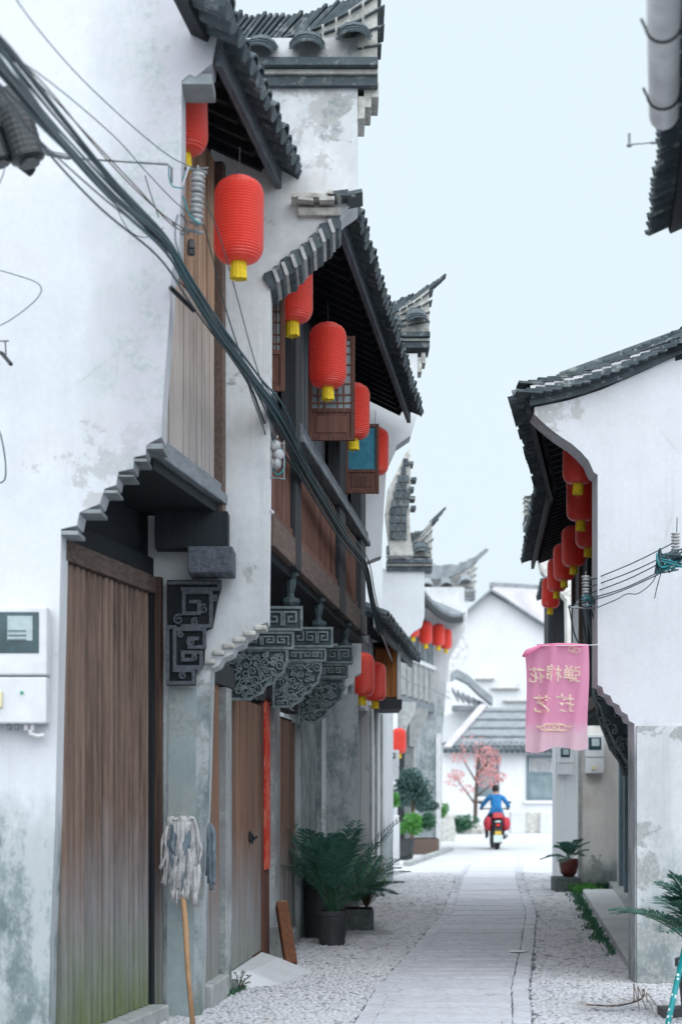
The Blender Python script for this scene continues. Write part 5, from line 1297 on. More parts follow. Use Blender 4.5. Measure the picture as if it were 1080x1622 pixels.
# rack B
rb_ = thing('insulator_rack', 'small rack of glassy insulators with turquoise wire on the edge of the second white wall', 'insulators', tuple(P(440, 760, 11.3)))
YI = FPX / 237
for i, (a, b) in enumerate(((436, 706), (441, 720), (438, 734))):
    link('insulator', sp, rb_, loc=P(a, b, YI), rot=(R(90), 0, .5 * i), scl=(.9, .9, .9))
for z in (700, 756): MB().tube([P(424, z, YI), P(452, z + 3, YI)], .006, 6).build('arm', M['metal'], rb_)
for a in (428, 450): MB().tube([P(a, 698, YI), P(a, 760, YI)], .0045, 6).build('upright', M['metal'], rb_)
MB().tube(smooth(P3([(436, 700, 236), (448, 716, 236), (450, 740, 236), (440, 752, 236), (432, 742, 236)])), .006, 6).build('wire', M['teal_wire'], rb_)
MB().tube(smooth(P3([(440, 690, 236), (434, 706, 236), (444, 722, 236), (438, 744, 236)])), .005, 6).build('wire', M['pvc'], rb_)
pg = thing('wall_peg', 'short pale peg sticking out of the second white wall edge below the insulators', 'peg', tuple(P(424, 808, FPX / 239)))
MB().tube(P3([(418, 800, 239), (432, 812, 236)]), .012, 8).build('peg', M['pvc'], pg)
# black ribbed fixture
fx = thing('ribbed_fixture', 'bulky black ribbed fixture out of focus at the left edge', 'fixture', tuple(P(30, 200, FPX / 318)))
for (a, b, c, d_, rr) in ((12, 142, 48, 262, .085), (-22, 195, 4, 262, .07)):
    p0, p1 = P(a, b, FPX / 325), P(c, d_, FPX / 325); m = 26
    MB().tube([p0.lerp(p1, i / m) for i in range(m + 1)], [rr * (.55 + .45 * min(1, 4 * i / m)) * (.6 if i > m - 2 else 1) * (1.01 if i % 2 else .99) for i in range(m + 1)], 18).build('ribbed_body', M['black_metal'], fx)
MB().tube(P3([(30, 255, 322), (52, 272, 320)]), .03, 8).build('clamp', M['black_metal'], fx)
MB().tube(P3([(40, 225, 320), (75, 242, 300), (110, 249, 297)]), .016, 8).build('arm', M['metal'], fx)
bk2 = thing('wall_hook', 'rusty iron bracket on the near wall at the left edge', 'bracket', tuple(P(0, 560, FPX / 296)))
MB().tube(P3([(-14, 552, 296), (4, 560, 300), (18, 577, 303)]), .011, 6).build('arm', M['black_metal'], bk2)
MB().tube(P3([(-14, 541, 294), (14, 540, 300)]), .004, 6).build('rod', M['black_metal'], bk2)
MB().tube(P3([(9, 541, 300), (10, 562, 301)]), .004, 6).build('rod', M['black_metal'], bk2)

# right racks and wires
rr1 = thing('insulator_rack', 'small insulator stack on the corner of the right white gable above the banner', 'insulators', tuple(P(928, 970, 13.3)))
YI = FPX / 203
for i in range(5): link('insulator', sp, rr1, loc=P(927, 916 + i * 10, YI), scl=(.85, .85, .8))
MB().tube([P(927, 905, YI), P(927, 965, YI)], .005, 6).build('bolt', M['metal'], rr1)
MB().tube([P(899, 962, YI), P(946, 964, YI - .0)], .008, 6).build('arm', M['metal'], rr1)
MB().tube([P(920, 914, YI), P(946, 916, YI)], .006, 6).build('arm', M['metal'], rr1)
for i, (a, b, c, d_, e, f) in enumerate(((901, 962, 908, 1000, 916, 1020), (920, 966, 926, 1000, 929, 1022), (930, 960, 936, 1000, 944, 1030), (934, 955, 942, 1000, 942, 1060), (926, 955, 938, 1020, 944, 1045))):
    MB().tube(smooth(P3([(a, b, 203), (c, d_, 200), (e, f, 196)])), .006, 5).build('wire', M['cable'], rr1)
for k in range(6):
    MB().tube(smooth([P(920 + 3 * k, 950 + 4 * (k % 3), YI - .03), P(928 + 2 * k, 942 + 5 * (k % 2), YI - .05), P(936 + k, 956, YI - .03), P(925, 962, YI - .04)], 4), .005, 5).build('wire', M['teal_wire'] if k < 2 else M['cable'], rr1)
rr2 = thing('insulator_rack', 'tangle of wires on an insulator stack at the right edge of the white gable', 'insulators', tuple(P(1070, 900, 12.9)))
YI = FPX / 213
for i in range(5): link('insulator', sp, rr2, loc=P(1069, 848 + i * 10, YI), scl=(.85, .85, .8))
MB().tube([P(1072, 820, YI), P(1068, 905, YI)], .005, 6).build('bolt', M['metal'], rr2)
rg = random.Random(5)
for k in range(14):
    pts = [P(1040 + rg.uniform(-2, 46), 884 + rg.uniform(-14, 24), YI - rg.uniform(.01, .09)) for _ in range(4)]
    MB().tube(smooth([P(1037, 908, YI - .04)] + pts, 4), rg.choice((.004, .006, .008)), 5).build('wire', M['teal_wire'] if k % 5 == 0 else M['cable'], rr2)
for i, (a, b, c, d_, lab) in enumerate(((930, 921, 1066, 860, 'uppermost wire between the two insulator stacks on the right'), (930, 931, 1066, 874, 'second wire down between the two insulator stacks on the right'), (928, 942, 1060, 884, 'third wire down between the two insulator stacks on the right'), (926, 950, 1045, 905, 'fourth wire down between the two insulator stacks on the right'), (900, 960, 1042, 910, 'lowest wire from the outer arm of the stack to the tangle on the right'))):
    wire(lab, [(a, b, 203), ((a + c) / 2, (b + d_) / 2 + 3 + i * .7, 209), (c, d_, 213)], .0048, group='wires strung across the right gable')
wire('kinked loose wire sagging under the other wires on the right gable', [(944, 963, 205), (975, 950, 208), (992, 941, 208), (1010, 940, 209), (1030, 925, 210), (1040, 908, 212)], .004)
wire('short wire end hanging free below the tangle on the right gable', [(1046, 908, 213), (1040, 930, 212), (1036, 948, 212)], .004)

# ------------------------------------------------------------------ things along the left wall
YM = 10.95
mop = thing('mop', 'upturned rag mop with a bamboo handle leaning on the pilaster', 'mop', tuple(P(307, 1626, YM - .15)))
MB().tube([P(306, 1628, YM - .12), P(298, 1540, YM - .08), P(295, 1480, YM - .05), P(288, 1385, YM)], [.017, .016, .019, .016], 8).build('handle', M['bamboo'], mop, smooth=True)
rg = random.Random(8)
for k in range(80):
    a0 = rg.uniform(0, 6.28); r0_ = rg.uniform(.015, .070); top = P(286 + rg.uniform(-14, 14), 1303 + rg.uniform(-4, 14), YM)
    L = rg.uniform(.18, .50); dx, dy = math.cos(a0) * r0_, -abs(math.sin(a0)) * r0_ * .8
    pts = [top + Vector((0, -.01, 0)), top + Vector((dx * .6, dy * .8, .02)), top + Vector((dx, dy, -.25 * L)), top + Vector((dx * 1.12 + rg.uniform(-.02, .02), dy, -.6 * L)), top + Vector((dx * 1.1 + rg.uniform(-.03, .03), dy * .9, -L))]
    MB().tube(smooth(pts, 3), [.025 * (1 - .35 * i / 13) + .006 * math.sin(i + k) for i in range(13)], 5, flat=.38).build('rag_strip', M['rag'] if k % 7 else M['rag_blue'], mop, smooth=True)
rag = thing('hanging_rag', 'long grey blue rag hung on the white pilaster edge', 'rag', tuple(P(334, 1305, 11.3)))
for k in range(7):
    x = 330 + k * 1.6; ln = rg.uniform(70, 118); p = smooth([P(333, 1303, 11.22), P(x, 1320, 11.20), P(x + rg.uniform(-3, 4), 1303 + ln * .6, 11.18), P(x + rg.uniform(-4, 4), 1303 + ln, 11.2)], 4)
    MB().tube(p, [.006 + .010 * min(1, i / 5) for i in range(len(p))], 5, flat=.5).build('fold', M['rag_blue'], rag, smooth=True)
lg = thing('log', 'short squared red brown timber post leaning against the door surround', 'timber', tuple(P(460, 1530, 14.6)))
a, b = P(461, 1530, 14.55), P(446, 1433, 14.95); ax_ = (b - a).normalized(); sx_ = Vector((1, .15, 0)); sx_ = (sx_ - ax_ * sx_.dot(ax_)).normalized(); sy_ = ax_.cross(sx_)
w_, t_ = .052, .055
q = [a - sx_ * w_ - sy_ * t_, a + sx_ * w_ - sy_ * t_, a + sx_ * w_ + sy_ * t_, a - sx_ * w_ + sy_ * t_]
MB().hexa([v for v in q] + [v + (b - a) for v in q]).build('timber', M['log'], lg, bevel=.012)
q2 = [b - sx_ * (w_ - .006) - sy_ * (t_ - .006), b + sx_ * (w_ - .006) - sy_ * (t_ - .006), b + sx_ * (w_ - .006) + sy_ * (t_ - .006), b - sx_ * (w_ - .006) + sy_ * (t_ - .006)]
MB().hexa([v + ax_ * .001 for v in q2] + [v + ax_ * .010 for v in q2]).build('sawn_end', M['log_end'], lg)
rp_ = thing('door_ramp', 'pale smooth cement ramp in front of the plank door with the ring handle', 'ramp', (-.6, 13.6, 0))
MB().add([(-.86, 12.75, 0), (-.44, 13.1, 0), (-.20, 14.0, 0), (-.46, 14.6, 0), (-.72, 14.55, 0), (-.84, 12.9, .13), (-.70, 13.0, .12), (-.52, 14.2, .11), (-.68, 14.5, .13)], [(0, 1, 6, 5), (1, 2, 7, 6), (2, 3, 8, 7), (3, 4, 8), (5, 6, 7, 8), (0, 5, 8, 4)]).build('ramp', M['pave'], rp_, bevel=.02)
jar = thing('small_jar', 'little grey stoneware jar at the foot of the door post', 'jar', tuple(P(367, 1575, 12.65)))
MB().lathe([(.035, 0), (.048, .03), (.05, .07), (.038, .095), (.040, .105)], P(367, 1574, 12.65), 12).build('jar_body', M['pot_stone'], jar, smooth=True)
def sprig(label, base, n, h, spread, mat, leaf, seed, name='plant', cat='plant'):
    rg = random.Random(seed); t = thing(name, label, cat, tuple(base))
    st = MB(); lf = MB(); base = Vector(base)
    for i in range(n):
        a = rg.uniform(0, 6.28); r = spread * rg.uniform(.3, 1); tip = base + Vector((math.cos(a) * r, math.sin(a) * r, h * rg.uniform(.4, 1)))
        mid = base.lerp(tip, .5) + Vector((0, 0, h * .15)); st.tube([base, mid, tip], .003, 4)
        for k in range(4):
            c = mid.lerp(tip, k / 3); b = rg.uniform(0, 6.28); L = leaf * rg.uniform(.6, 1.2)
            d_ = Vector((math.cos(b), math.sin(b), rg.uniform(-.2, .7))).normalized(); w = d_.cross(Vector((0, 0, 1))).normalized() * L * .32
            lf.add([c, c + d_ * L * .5 + w, c + d_ * L, c + d_ * L * .5 - w], [(0, 1, 2, 3)])
    st.build('stem', M['bark'], t); lf.build('leaves', mat, t); return t
sprig('small green weed with round leaves beside the little jar', P(378, 1572, 12.7), 14, .18, .10, M['leaf'], .035, 2, 'weed', 'weed')
blades('low green weeds along the foot of the left thresholds', 'weeds', lambda rg: (lerp([(11.2, -1.1), (12.8, -.80), (13.2, -.80)], (yy := rg.uniform(11.3, 12.9))) + rg.uniform(0, .09), yy), M['leaf'], 420, .05, .010, 9, .04, kind='stuff')

# ------------------------------------------------------------------ palms
def frond(mb_s, mb_l, base, az, L, lift, droop, rg, nl=22, lw=.012, ll=.26):
    pts = []; n = 12; d = Vector((math.cos(az), math.sin(az), 0))
    for i in range(n + 1):
        t = i / n; pts.append(base + d * (L * (t * math.cos(lift) + .25 * t * t * droop)) + Vector((0, 0, L * (t * math.sin(lift) - droop * t * t * .62))))
    mb_s.tube(pts, [.006 * (1 - .75 * i / n) for i in range(n + 1)], 4)
    for k in range(nl):
        t = .28 + .72 * k / (nl - 1); i = min(n - 1, int(t * n)); f = t * n - i; p = pts[i].lerp(pts[i + 1], f); tg = (pts[i + 1] - pts[i]).normalized()
        side = tg.cross(Vector((0, 0, 1)));
        if side.length < .05: side = Vector((-d.y, d.x, 0))
        side.normalize(); nrm = side.cross(tg)
        for s_ in (-1, 1):
            l = ll * math.sin(math.pi * (.18 + .72 * (k / (nl - 1)))) * rg.uniform(.85, 1.1)
            dr = (tg * .75 + side * s_ * .75 + nrm * .28 + Vector((0, 0, rg.uniform(-.15, .05)))).normalized()
            w = dr.cross(nrm).normalized() * lw
            m = p + dr * l * .5; e = p + dr * l + Vector((0, 0, -.22 * l))
            mb_l.add([p, m + w, e, m - w], [(0, 1, 2, 3)])
def palm(label, base, ztop, n, L, seed, mat='palm', lift=(.5, 1.45), droop=(.35, .9), spread=6.28, az0=0, nl=22, ll=.22, lw=.011, stem=0.0):
    rg = random.Random(seed); t = thing('palm_plant', label, 'plant', tuple(base)); c = Vector(base) + Vector((0, 0, ztop))
    for i in range(n):
        sb, lb = MB(), MB(); az = az0 + spread * (i + rg.uniform(-.3, .3)) / n
        l = L * rg.uniform(.7, 1.15); lf = rg.uniform(*lift)
        b = c + Vector((rg.uniform(-.03, .03), rg.uniform(-.03, .03), 0))
        frond(sb, lb, b, az, l, lf, rg.uniform(*droop), rg, nl, lw, ll)
        f = sb.build('frond', M['leaf'], t); lb.build('leaflets', M[mat], f)
    return t
def pot(label, c, r, h, mat, name='plant_pot', sq=False, soil=True, cat='pot', taper=.78):
    t = thing(name, label, cat, tuple(c))
    if sq: MB().box(c[0] - r, c[0] + r, c[1] - r * .7, c[1] + r * .7, 0, h - .03).build('box', mat, t, bevel=.015)
    else: MB().lathe([(r * taper, 0), (r * .97, h * .86), (r * 1.06, h * .87), (r * 1.07, h), (r * .96, h), (r * .94, h * .9)], c, 22, cap=False).build('pot_body', mat, t, smooth=False)
    if not sq: MB().lathe([(.001, 0.0), (r * taper, 0.0)], c, 22, cap=False).build('pot_base', mat, t)
    if soil: MB().lathe([(r * .93, h * .88), (r * .5, h * .91), (.001, h * .92)], c, 18, cap=False).build('soil', M['soil'], t) if not sq else MB().box(c[0] - r * .9, c[0] + r * .9, c[1] - r * .6, c[1] + r * .6, h - .03, h - .012).build('soil', M['soil'], t)
    return t
pc = P(526, 1497, 16.5); pc.z = 0
pot('dark plastic pot holding the big palm on the left', pc, .155, .34, M['pot'])
palm('bushy feathery palm in the dark pot by the left wall', pc, .30, 25, 1.12, 3, lift=(.8, 1.55), droop=(.2, .62), nl=19, ll=.27, lw=.011)
pc2 = Vector((-.22, 17.3, 0)); pot('tall black tub standing behind the palm against the plaster', pc2, .16, .80, M['pot'], taper=.9)
palm('smaller palm clump behind and left of the big palm', pc2, .75, 18, .52, 14, lift=(.5, 1.4), nl=16, ll=.15)
pc3 = Vector((.19, 18.3, 0)); pot('squat mossy stone planter just past the palm', pc3, .16, .26, M['pot_stone'], sq=True)
sprig('leafy green shrub in the mossy planter past the palm', Vector((.28, 18.7, .2)), 60, .60, .34, M['leaf_bright'], .085, 6, 'shrub', 'shrub')
palm('low arching palm spilling right from behind the dark pot', Vector((.16, 17.9, 0)), .34, 20, .62, 23, lift=(.3, 1.1), nl=20, ll=.2)
# right foreground palm
pr_ = Vector((2.40, 11.35, 0)); pot('dark pot half cut by the right edge, under the foreground palm', pr_, .17, .38, M['pot'])
palm('foreground palm on the right edge arching in front of the rendered wall', pr_, .42, 26, .72, 31, lift=(.75, 1.5), droop=(.25, .8), nl=24, ll=.22, lw=.010, spread=4.6, az0=R(90))
MB_ = MB().box(2.10, 2.34, 11.15, 11.35, 0, .07).build('brick', M['pot']); meta(MB_, 'dark brick lying beside the foreground palm pot on the right', 'brick')
n = NT('dotted_turquoise'); v = n.voro(34); n.out(n.mix(n.ramp(v.outputs['Distance'], .30, .36), (.75, .85, .85), (.012, .26, .28)), .4, .4)
po = thing('pole', 'turquoise pole with pale dots leaning at the bottom right corner', 'pole', tuple(P(1054, 1640, 10.9)))
MB().tube([P(1050, 1655, 10.8), P(1066, 1580, 10.95), P(1086, 1490, 11.1)], .019, 10).build('shaft', n.m, po, smooth=True)
# dead frond on the ground
df = thing('dead_palm_leaf', 'dry brown palm leaf lying on the paving at the lower right', 'leaf', (1.9, 11.6, .02))
rg = random.Random(77); s1, s2 = MB(), MB()
pts = [Vector((1.66, 11.55, .05)), Vector((1.86, 11.50, .05)), Vector((2.03, 11.55, .09)), Vector((2.10, 11.85, .12))]
s1.tube(smooth(pts, 5), .006, 5)
for i, p in enumerate(smooth(pts[:3], 8)):
    for s_ in (-1, 1):
        d_ = Vector((-.75, s_ * .6 - .1, rg.uniform(-.1, .35))).normalized(); w = Vector((.1, 1, .1)).normalized() * .008; l = rg.uniform(.08, .16)
        s2.add([p, p + d_ * l * .5 + w, p + d_ * l, p + d_ * l * .5 - w], [(0, 1, 2, 3)])
for k in range(4): s2.tube([Vector((1.98 + .03 * k, 11.55, .07)), Vector((1.97 + .028 * k, 11.5, .20 - .02 * k)), Vector((2.0 + .045 * k, 11.45, .03))], .004, 4)
f = s1.build('midrib', M['bark'], df); s2.build('leaflets', M['dead_leaf'], df)
# red bowl plant on block at the right
blk = MB().box(3.14, 3.52, 25.05, 25.6, 0, .22).build('stone_block', M['pot_stone'], bevel=.02); meta(blk, 'rough grey block at the wall foot under the red bowl', 'block')
bp = Vector((3.37, 25.3, .22)); t = thing('plant_bowl', 'shiny red glazed bowl on the block by the pale wall end', 'bowl', tuple(bp))
MB().lathe([(.07, 0), (.12, .06), (.145, .18), (.14, .27), (.125, .27)], bp, 18).build('bowl', M['pot_red'], t, smooth=True)
palm('arching palm growing in the red bowl on the right', bp, .26, 14, .42, 44, lift=(.4, 1.3), nl=14, ll=.16, lw=.014)
blades('green weeds at the foot of the block under the red bowl', 'weeds', lambda rg: (rg.uniform(3.35, 3.7), rg.uniform(24.2, 25.2)), M['leaf_bright'], 300, .14, .02, 15, kind='stuff', name='weed_clump')

# ------------------------------------------------------------------ shrubs by the distant house
def foliage(label, c, rx, ry, rz, n, leaf, mat, seed, name='shrub', cat='shrub', trunk=None, lumps=7):
    rg = random.Random(seed); t = thing(name, label, cat, (c[0], c[1], 0)); mb = MB(); cc = Vector(c)
    cl = [(Vector((rg.uniform(-.55, .55) * rx, rg.uniform(-.55, .55) * ry, rg.uniform(-.5, .6) * rz)), rg.uniform(.45, .7)) for _ in range(lumps)]
    for i in range(n):
        o, q = rg.choice(cl); a, b = rg.uniform(0, 6.28), math.acos(rg.uniform(-1, 1)); r = rg.uniform(.6, 1.05) * q
        p = cc + o + Vector((rx * r * math.sin(b) * math.cos(a), ry * r * math.sin(b) * math.sin(a), rz * r * math.cos(b)))
        L = leaf * rg.uniform(.6, 1.3); u = Vector((rg.gauss(0, 1), rg.gauss(0, 1), rg.gauss(0, 1))).normalized(); v = u.cross(Vector((rg.gauss(0, 1), rg.gauss(0, 1), 1))).normalized()
        mb.add([p - u * L * .5, p + v * L * .25, p + u * L * .5, p - v * L * .25], [(0, 1, 2, 3)])
    mb.build('leaves', M[mat], t)
    if trunk: MB().tube([Vector((c[0], c[1], 0)), Vector((c[0] + .05, c[1], cc.z - rz * .4)), cc], [trunk, trunk * .8, trunk * .3], 7).build('trunk', M['bark'], t)
    return t
def sp_(px, py, Y): return tuple(P(px, py, Y))
foliage('round dark clipped bush raised on a trunk at the far left', sp_(651, 1252, 38.5), .46, .45, .44, 3400, .085, 'leaf_dark', 51, 'clipped_bush', 'bush', .05, 12)
foliage('bright green shrub below the round clipped bush', sp_(645, 1307, 36.5), .30, .3, .26, 1500, .07, 'leaf_bright', 52)
foliage('green shrub in the long planter by the distant grey corner wall', sp_(672, 1300, 40), .25, .3, .24, 1300, .07, 'leaf', 53)
foliage('dark shrub close to the wall between the clipped bush and the corner', sp_(676, 1278, 42), .28, .3, .2, 1000, .07, 'leaf_dark', 54)
foliage('small light green shrub against the white wall under the meter box', sp_(624, 1268, 33.5), .14, .2, .2, 700, .06, 'leaf_bright', 55)
foliage('pale yellowish shrub beside the edge of the distant corner wall', sp_(701, 1282, 46), .16, .2, .25, 500, .06, 'leaf_bright', 56)
foliage('low green hedge at the foot of the end house, left of the rider', sp_(722, 1306, 58), .75, .3, .30, 2200, .10, 'leaf', 57, 'hedge', 'hedge', None, 14)
c = P(640, 1357, 37.5); pot('dark round tub under the bright green shrub', Vector((c.x, 36.6, 0)), .19, .46, M['pot'])
c = P(670, 1340, 40); pot('brown box planter beside the distant grey corner wall', Vector((c.x, 40, 0)), .36, .40, M['orange_wood'] if False else M['beam_brown'], sq=True, name='planter_box', cat='planter')
c = P(624, 1357, 34.5)
st = thing('stone_post', 'upright pale grey stone slab standing by the shrubs on the left', 'stone slab', (c.x, 34.5, 0)); MB().box(c.x - .11, c.x + .10, 34.2, 34.5, 0, 1.0).build('slab', M['pave'], st, bevel=.02)
st = thing('kerb', 'curved pale kerb edging the planting at the far left', 'kerb', (1.9, 38, 0))
for i in range(7):
    ya = 33.6 + i * 1.25; xa, xb = 1.22 + .165 * (ya - 33.6), 1.22 + .165 * (ya + 1.2 - 33.6)
    MB().prismz([(xa, ya), (xa + .14, ya), (xb + .14, ya + 1.22), (xb, ya + 1.22)], 0, .10).build('kerb_stone', M['stone'], st, bevel=.01)
for i, (a, w, hh) in enumerate(((742, .35, .35), (770, .4, .30), (707, .25, .8))):
    p = P(a, 1312, 58.8 if i < 2 else 50); o = MB().lathe([(w, 0), (w * 1.05, hh * .5), (w * .8, hh), (.02, hh * 1.05)], (p.x, p.y, 0), 9).build('boulder', M['mortar']); meta(o, ['rounded pale boulder behind the hedge, further left', 'rounded pale boulder just left of the rider', 'tall pale rock by the yellowish shrub'][i], 'boulder')
# red maple
mp = thing('maple_tree', 'slender red leafed maple in front of the low white house', 'tree', tuple(P(752, 1310, 60)))
MB().tube([P(752, 1314, 60), P(753, 1270, 60), P(756, 1215, 60), P(760, 1180, 60)], [.08, .07, .05, .02], 7).build('trunk', M['bark'], mp)
br = MB()
for pts in (((753, 1275), (735, 1250), (718, 1228)), ((754, 1262), (775, 1245), (797, 1232)), ((755, 1240), (740, 1215), (728, 1195)), ((757, 1225), (775, 1205), (786, 1190))):
    br.tube([P(a, b, 60) for a, b in pts], [.04, .025, .01], 5)
br.build('branch', M['bark'], mp)
rg = random.Random(61); mb = MB()
for (a, b, ra_, rb2, n) in ((772, 1205, 22, 24, 900), (772, 1232, 20, 18, 520), (722, 1228, 14, 9, 240), (740, 1250, 12, 7, 120), (718, 1238, 16, 8, 150), (792, 1232, 12, 8, 160), (728, 1200, 16, 10, 150), (750, 1180, 26, 16, 160)):
    for _ in range(int(n * .42)):
        w, q = rg.uniform(0, 6.28), math.sqrt(rg.random()); p = P(a + ra_ * q * math.cos(w), b + rb2 * q * math.sin(w), 60 + rg.uniform(-.6, .6)); L = .085 * rg.uniform(.6, 1.3)
        u = Vector((rg.gauss(0, 1), rg.gauss(0, 1), rg.gauss(0, 1))).normalized(); v = u.cross(Vector((rg.gauss(0, 1), 1, rg.gauss(0, 1)))).normalized()
        mb.add([p - u * L * .5, p + v * L * .4, p + u * L * .5, p - v * L * .4], [(0, 1, 2, 3)])
mb.build('crown', M['maple'], mp)

# ------------------------------------------------------------------ motorcycle and rider
YO = 42.9; OX = P(788, 0, YO).x
def OM(name, color, rough=.4, **k):
    n = NT(name); return n.out(color, rough, .5, **k)
M['jacket'] = simple('jacket', (.03, .20, .46), (.02, .13, .32), 9, .8, .2, .4, .01)
M['trousers'] = simple('trousers', (.03, .035, .05), None, 9, .85, .2)
M['skin'] = simple('skin', (.50, .30, .22), (.44, .26, .19), 9, .6, .3, 0)
M['hair'] = simple('hair', (.02, .018, .018), None, 30, .6, .3)
M['bike_red'] = simple('bike_red', (.48, .02, .03), (.35, .012, .02), 5, .3, .5, 0)
M['bag_red'] = simple('bag_red', (.55, .05, .07), (.40, .03, .05), 12, .6, .3, .5, .02)
M['lamp_red'] = OM('lamp_red', (.7, .04, .03), .2)
M['plate'] = simple('plate', (.62, .70, .68), (.5, .58, .56), 10, .5, .3, 0)
M['plate_yellow'] = simple('plate_yellow', (.75, .52, .08), None, 10, .5, .3, 0)
mc = thing('motorcycle', 'red and black motorcycle seen from behind, riding away up the street', 'motorcycle', (OX, YO, 0))
o = Vector((OX, YO, 0))
def wheel(y, r, w, name):
    prof = []; mb = MB(); N = 24; vs = []
    ring = [(r - .09, -w * .5), (r - .03, -w * .62), (r, -w * .3), (r, w * .3), (r - .03, w * .62), (r - .09, w * .5)]
    for rr, x in ring:
        for k in range(N): a = 2 * math.pi * k / N; vs.append((OX + x, y + rr * math.cos(a), r + rr * math.sin(a)))
    m = len(ring); mb.add(vs, [(i * N + k, i * N + (k + 1) % N, ((i + 1) % m) * N + (k + 1) % N, ((i + 1) % m) * N + k) for i in range(m) for k in range(N)])
    wv = mb.build(name, M['black_metal'], mc, smooth=True)
    hb = MB(); hb.tube([(OX - w * .45, y, r), (OX + w * .45, y, r)], .05, 10)
    for k in range(5):
        a = 2 * math.pi * k / 5; hb.tube([(OX, y, r), (OX, y + (r - .07) * math.cos(a), r + (r - .07) * math.sin(a))], .014, 5)
    hb.build('rim', M['metal'], wv)
wheel(YO + .28, .28, .11, 'rear_wheel'); wheel(YO + 1.5, .28, .09, 'front_wheel')
MB().hexa([(OX - .09, YO - .02, .40), (OX + .09, YO - .02, .40), (OX + .12, YO + 1.0, .42), (OX - .12, YO + 1.0, .42), (OX - .15, YO + .02, .78), (OX + .15, YO + .02, .78), (OX + .17, YO + 1.05, .74), (OX - .17, YO + 1.05, .74)]).build('body', M['trousers'], mc, bevel=.04)
MB().hexa([(OX - .13, YO + .05, .785), (OX + .13, YO + .05, .785), (OX + .15, YO + .75, .76), (OX - .15, YO + .75, .76), (OX - .11, YO + .07, .86), (OX + .11, YO + .07, .86), (OX + .13, YO + .72, .83), (OX - .13, YO + .72, .83)]).build('seat', M['black_metal'], mc, bevel=.03)
MB().hexa([(OX - .14, YO - .10, .80), (OX + .14, YO - .10, .80), (OX + .14, YO + .06, .80), (OX - .14, YO + .06, .80), (OX - .12, YO - .06, .93), (OX + .12, YO - .06, .93), (OX + .12, YO + .06, .95), (OX - .12, YO + .06, .95)]).build('tail_cowl', M['bike_red'], mc, bevel=.03)
MB().box(OX - .05, OX + .05, YO - .06, YO - .02, .60, .66).build('tail_light', M['lamp_red'], mc, bevel=.01)
MB().box(OX - .07, OX + .07, YO - .09, YO - .01, .70, .74).build('rack_light', M['plate'], mc, bevel=.01)
MB().hexa([(OX - .10, YO - .10, .16), (OX + .10, YO - .10, .16), (OX + .10, YO - .02, .18), (OX - .10, YO - .02, .18), (OX - .09, YO - .06, .56), (OX + .09, YO - .06, .56), (OX + .09, YO + .02, .56), (OX - .09, YO + .02, .56)]).build('mudguard', M['black_metal'], mc, bevel=.01)
MB().box(OX - .115, OX + .115, YO - .125, YO - .112, .20, .38).build('licence_plate', M['plate'], mc)
MB().box(OX - .08, OX + .08, YO - .12, YO - .105, .385, .48).build('upper_plate', M['plate_yellow'], mc)
MB().tube([(OX + .19, YO + .9, .30), (OX + .20, YO + .4, .30), (OX + .21, YO - .05, .36)], [.03, .045, .05], 10).build('exhaust', M['metal'], mc, smooth=True)
MB().tube([(OX - .36, YO + .92, 1.02), (OX - .18, YO + 1.02, 1.03), (OX + .18, YO + 1.02, 1.03), (OX + .36, YO + .92, 1.02)], .016, 8).build('handlebar', M['black_metal'], mc)
MB().hexa([(OX - .13, YO + 1.0, .74), (OX + .13, YO + 1.0, .74), (OX + .10, YO + 1.3, .74), (OX - .10, YO + 1.3, .74), (OX - .13, YO + 1.02, 1.0), (OX + .13, YO + 1.02, 1.0), (OX + .08, YO + 1.2, 1.05), (OX - .08, YO + 1.2, 1.05)]).build('front_fairing', M['bike_red'], mc, bevel=.04)
MB().tube([(OX, YO + 1.18, .85), (OX, YO + 1.5, .28)], .03, 8).build('fork', M['metal'], mc)
for s_ in (-1, 1):
    m = MB(); m.tube([(OX + s_ * .28, YO + .95, 1.03), (OX + s_ * .34, YO + .97, 1.17)], .007, 5); m = m.build('mirror', M['black_metal'], mc)
    MB().lathe([(.02, -.03), (.055, -.01), (.055, .02), (.02, .035)], (OX + s_ * .37, YO + .97, 1.19), 12, sx=1.2, sy=.35).build('mirror_head', M['black_metal'], m, smooth=True)
    rg = random.Random(90 + s_); mb = MB(); vs = []; N = 12
    prof = [(.02, 0), (.12, .02), (.17, .12), (.18, .22), (.15, .34), (.09, .40), (.02, .41)]
    for r, z in prof:
        for k in range(N): a = 2 * math.pi * k / N; q = 1 + rg.uniform(-.10, .10); vs.append((OX + s_ * .22 + r * .66 * math.cos(a) * q, YO + .28 + r * 1.2 * math.sin(a) * q, (.48) + .85 * z * (1 + rg.uniform(-.03, .03))))
    mb.add(vs, [(i * N + k, i * N + (k + 1) % N, (i + 1) * N + (k + 1) % N, (i + 1) * N + k) for i in range(len(prof) - 1) for k in range(N)])
    mb.build('saddlebag', M['bag_red'], mc, smooth=True)
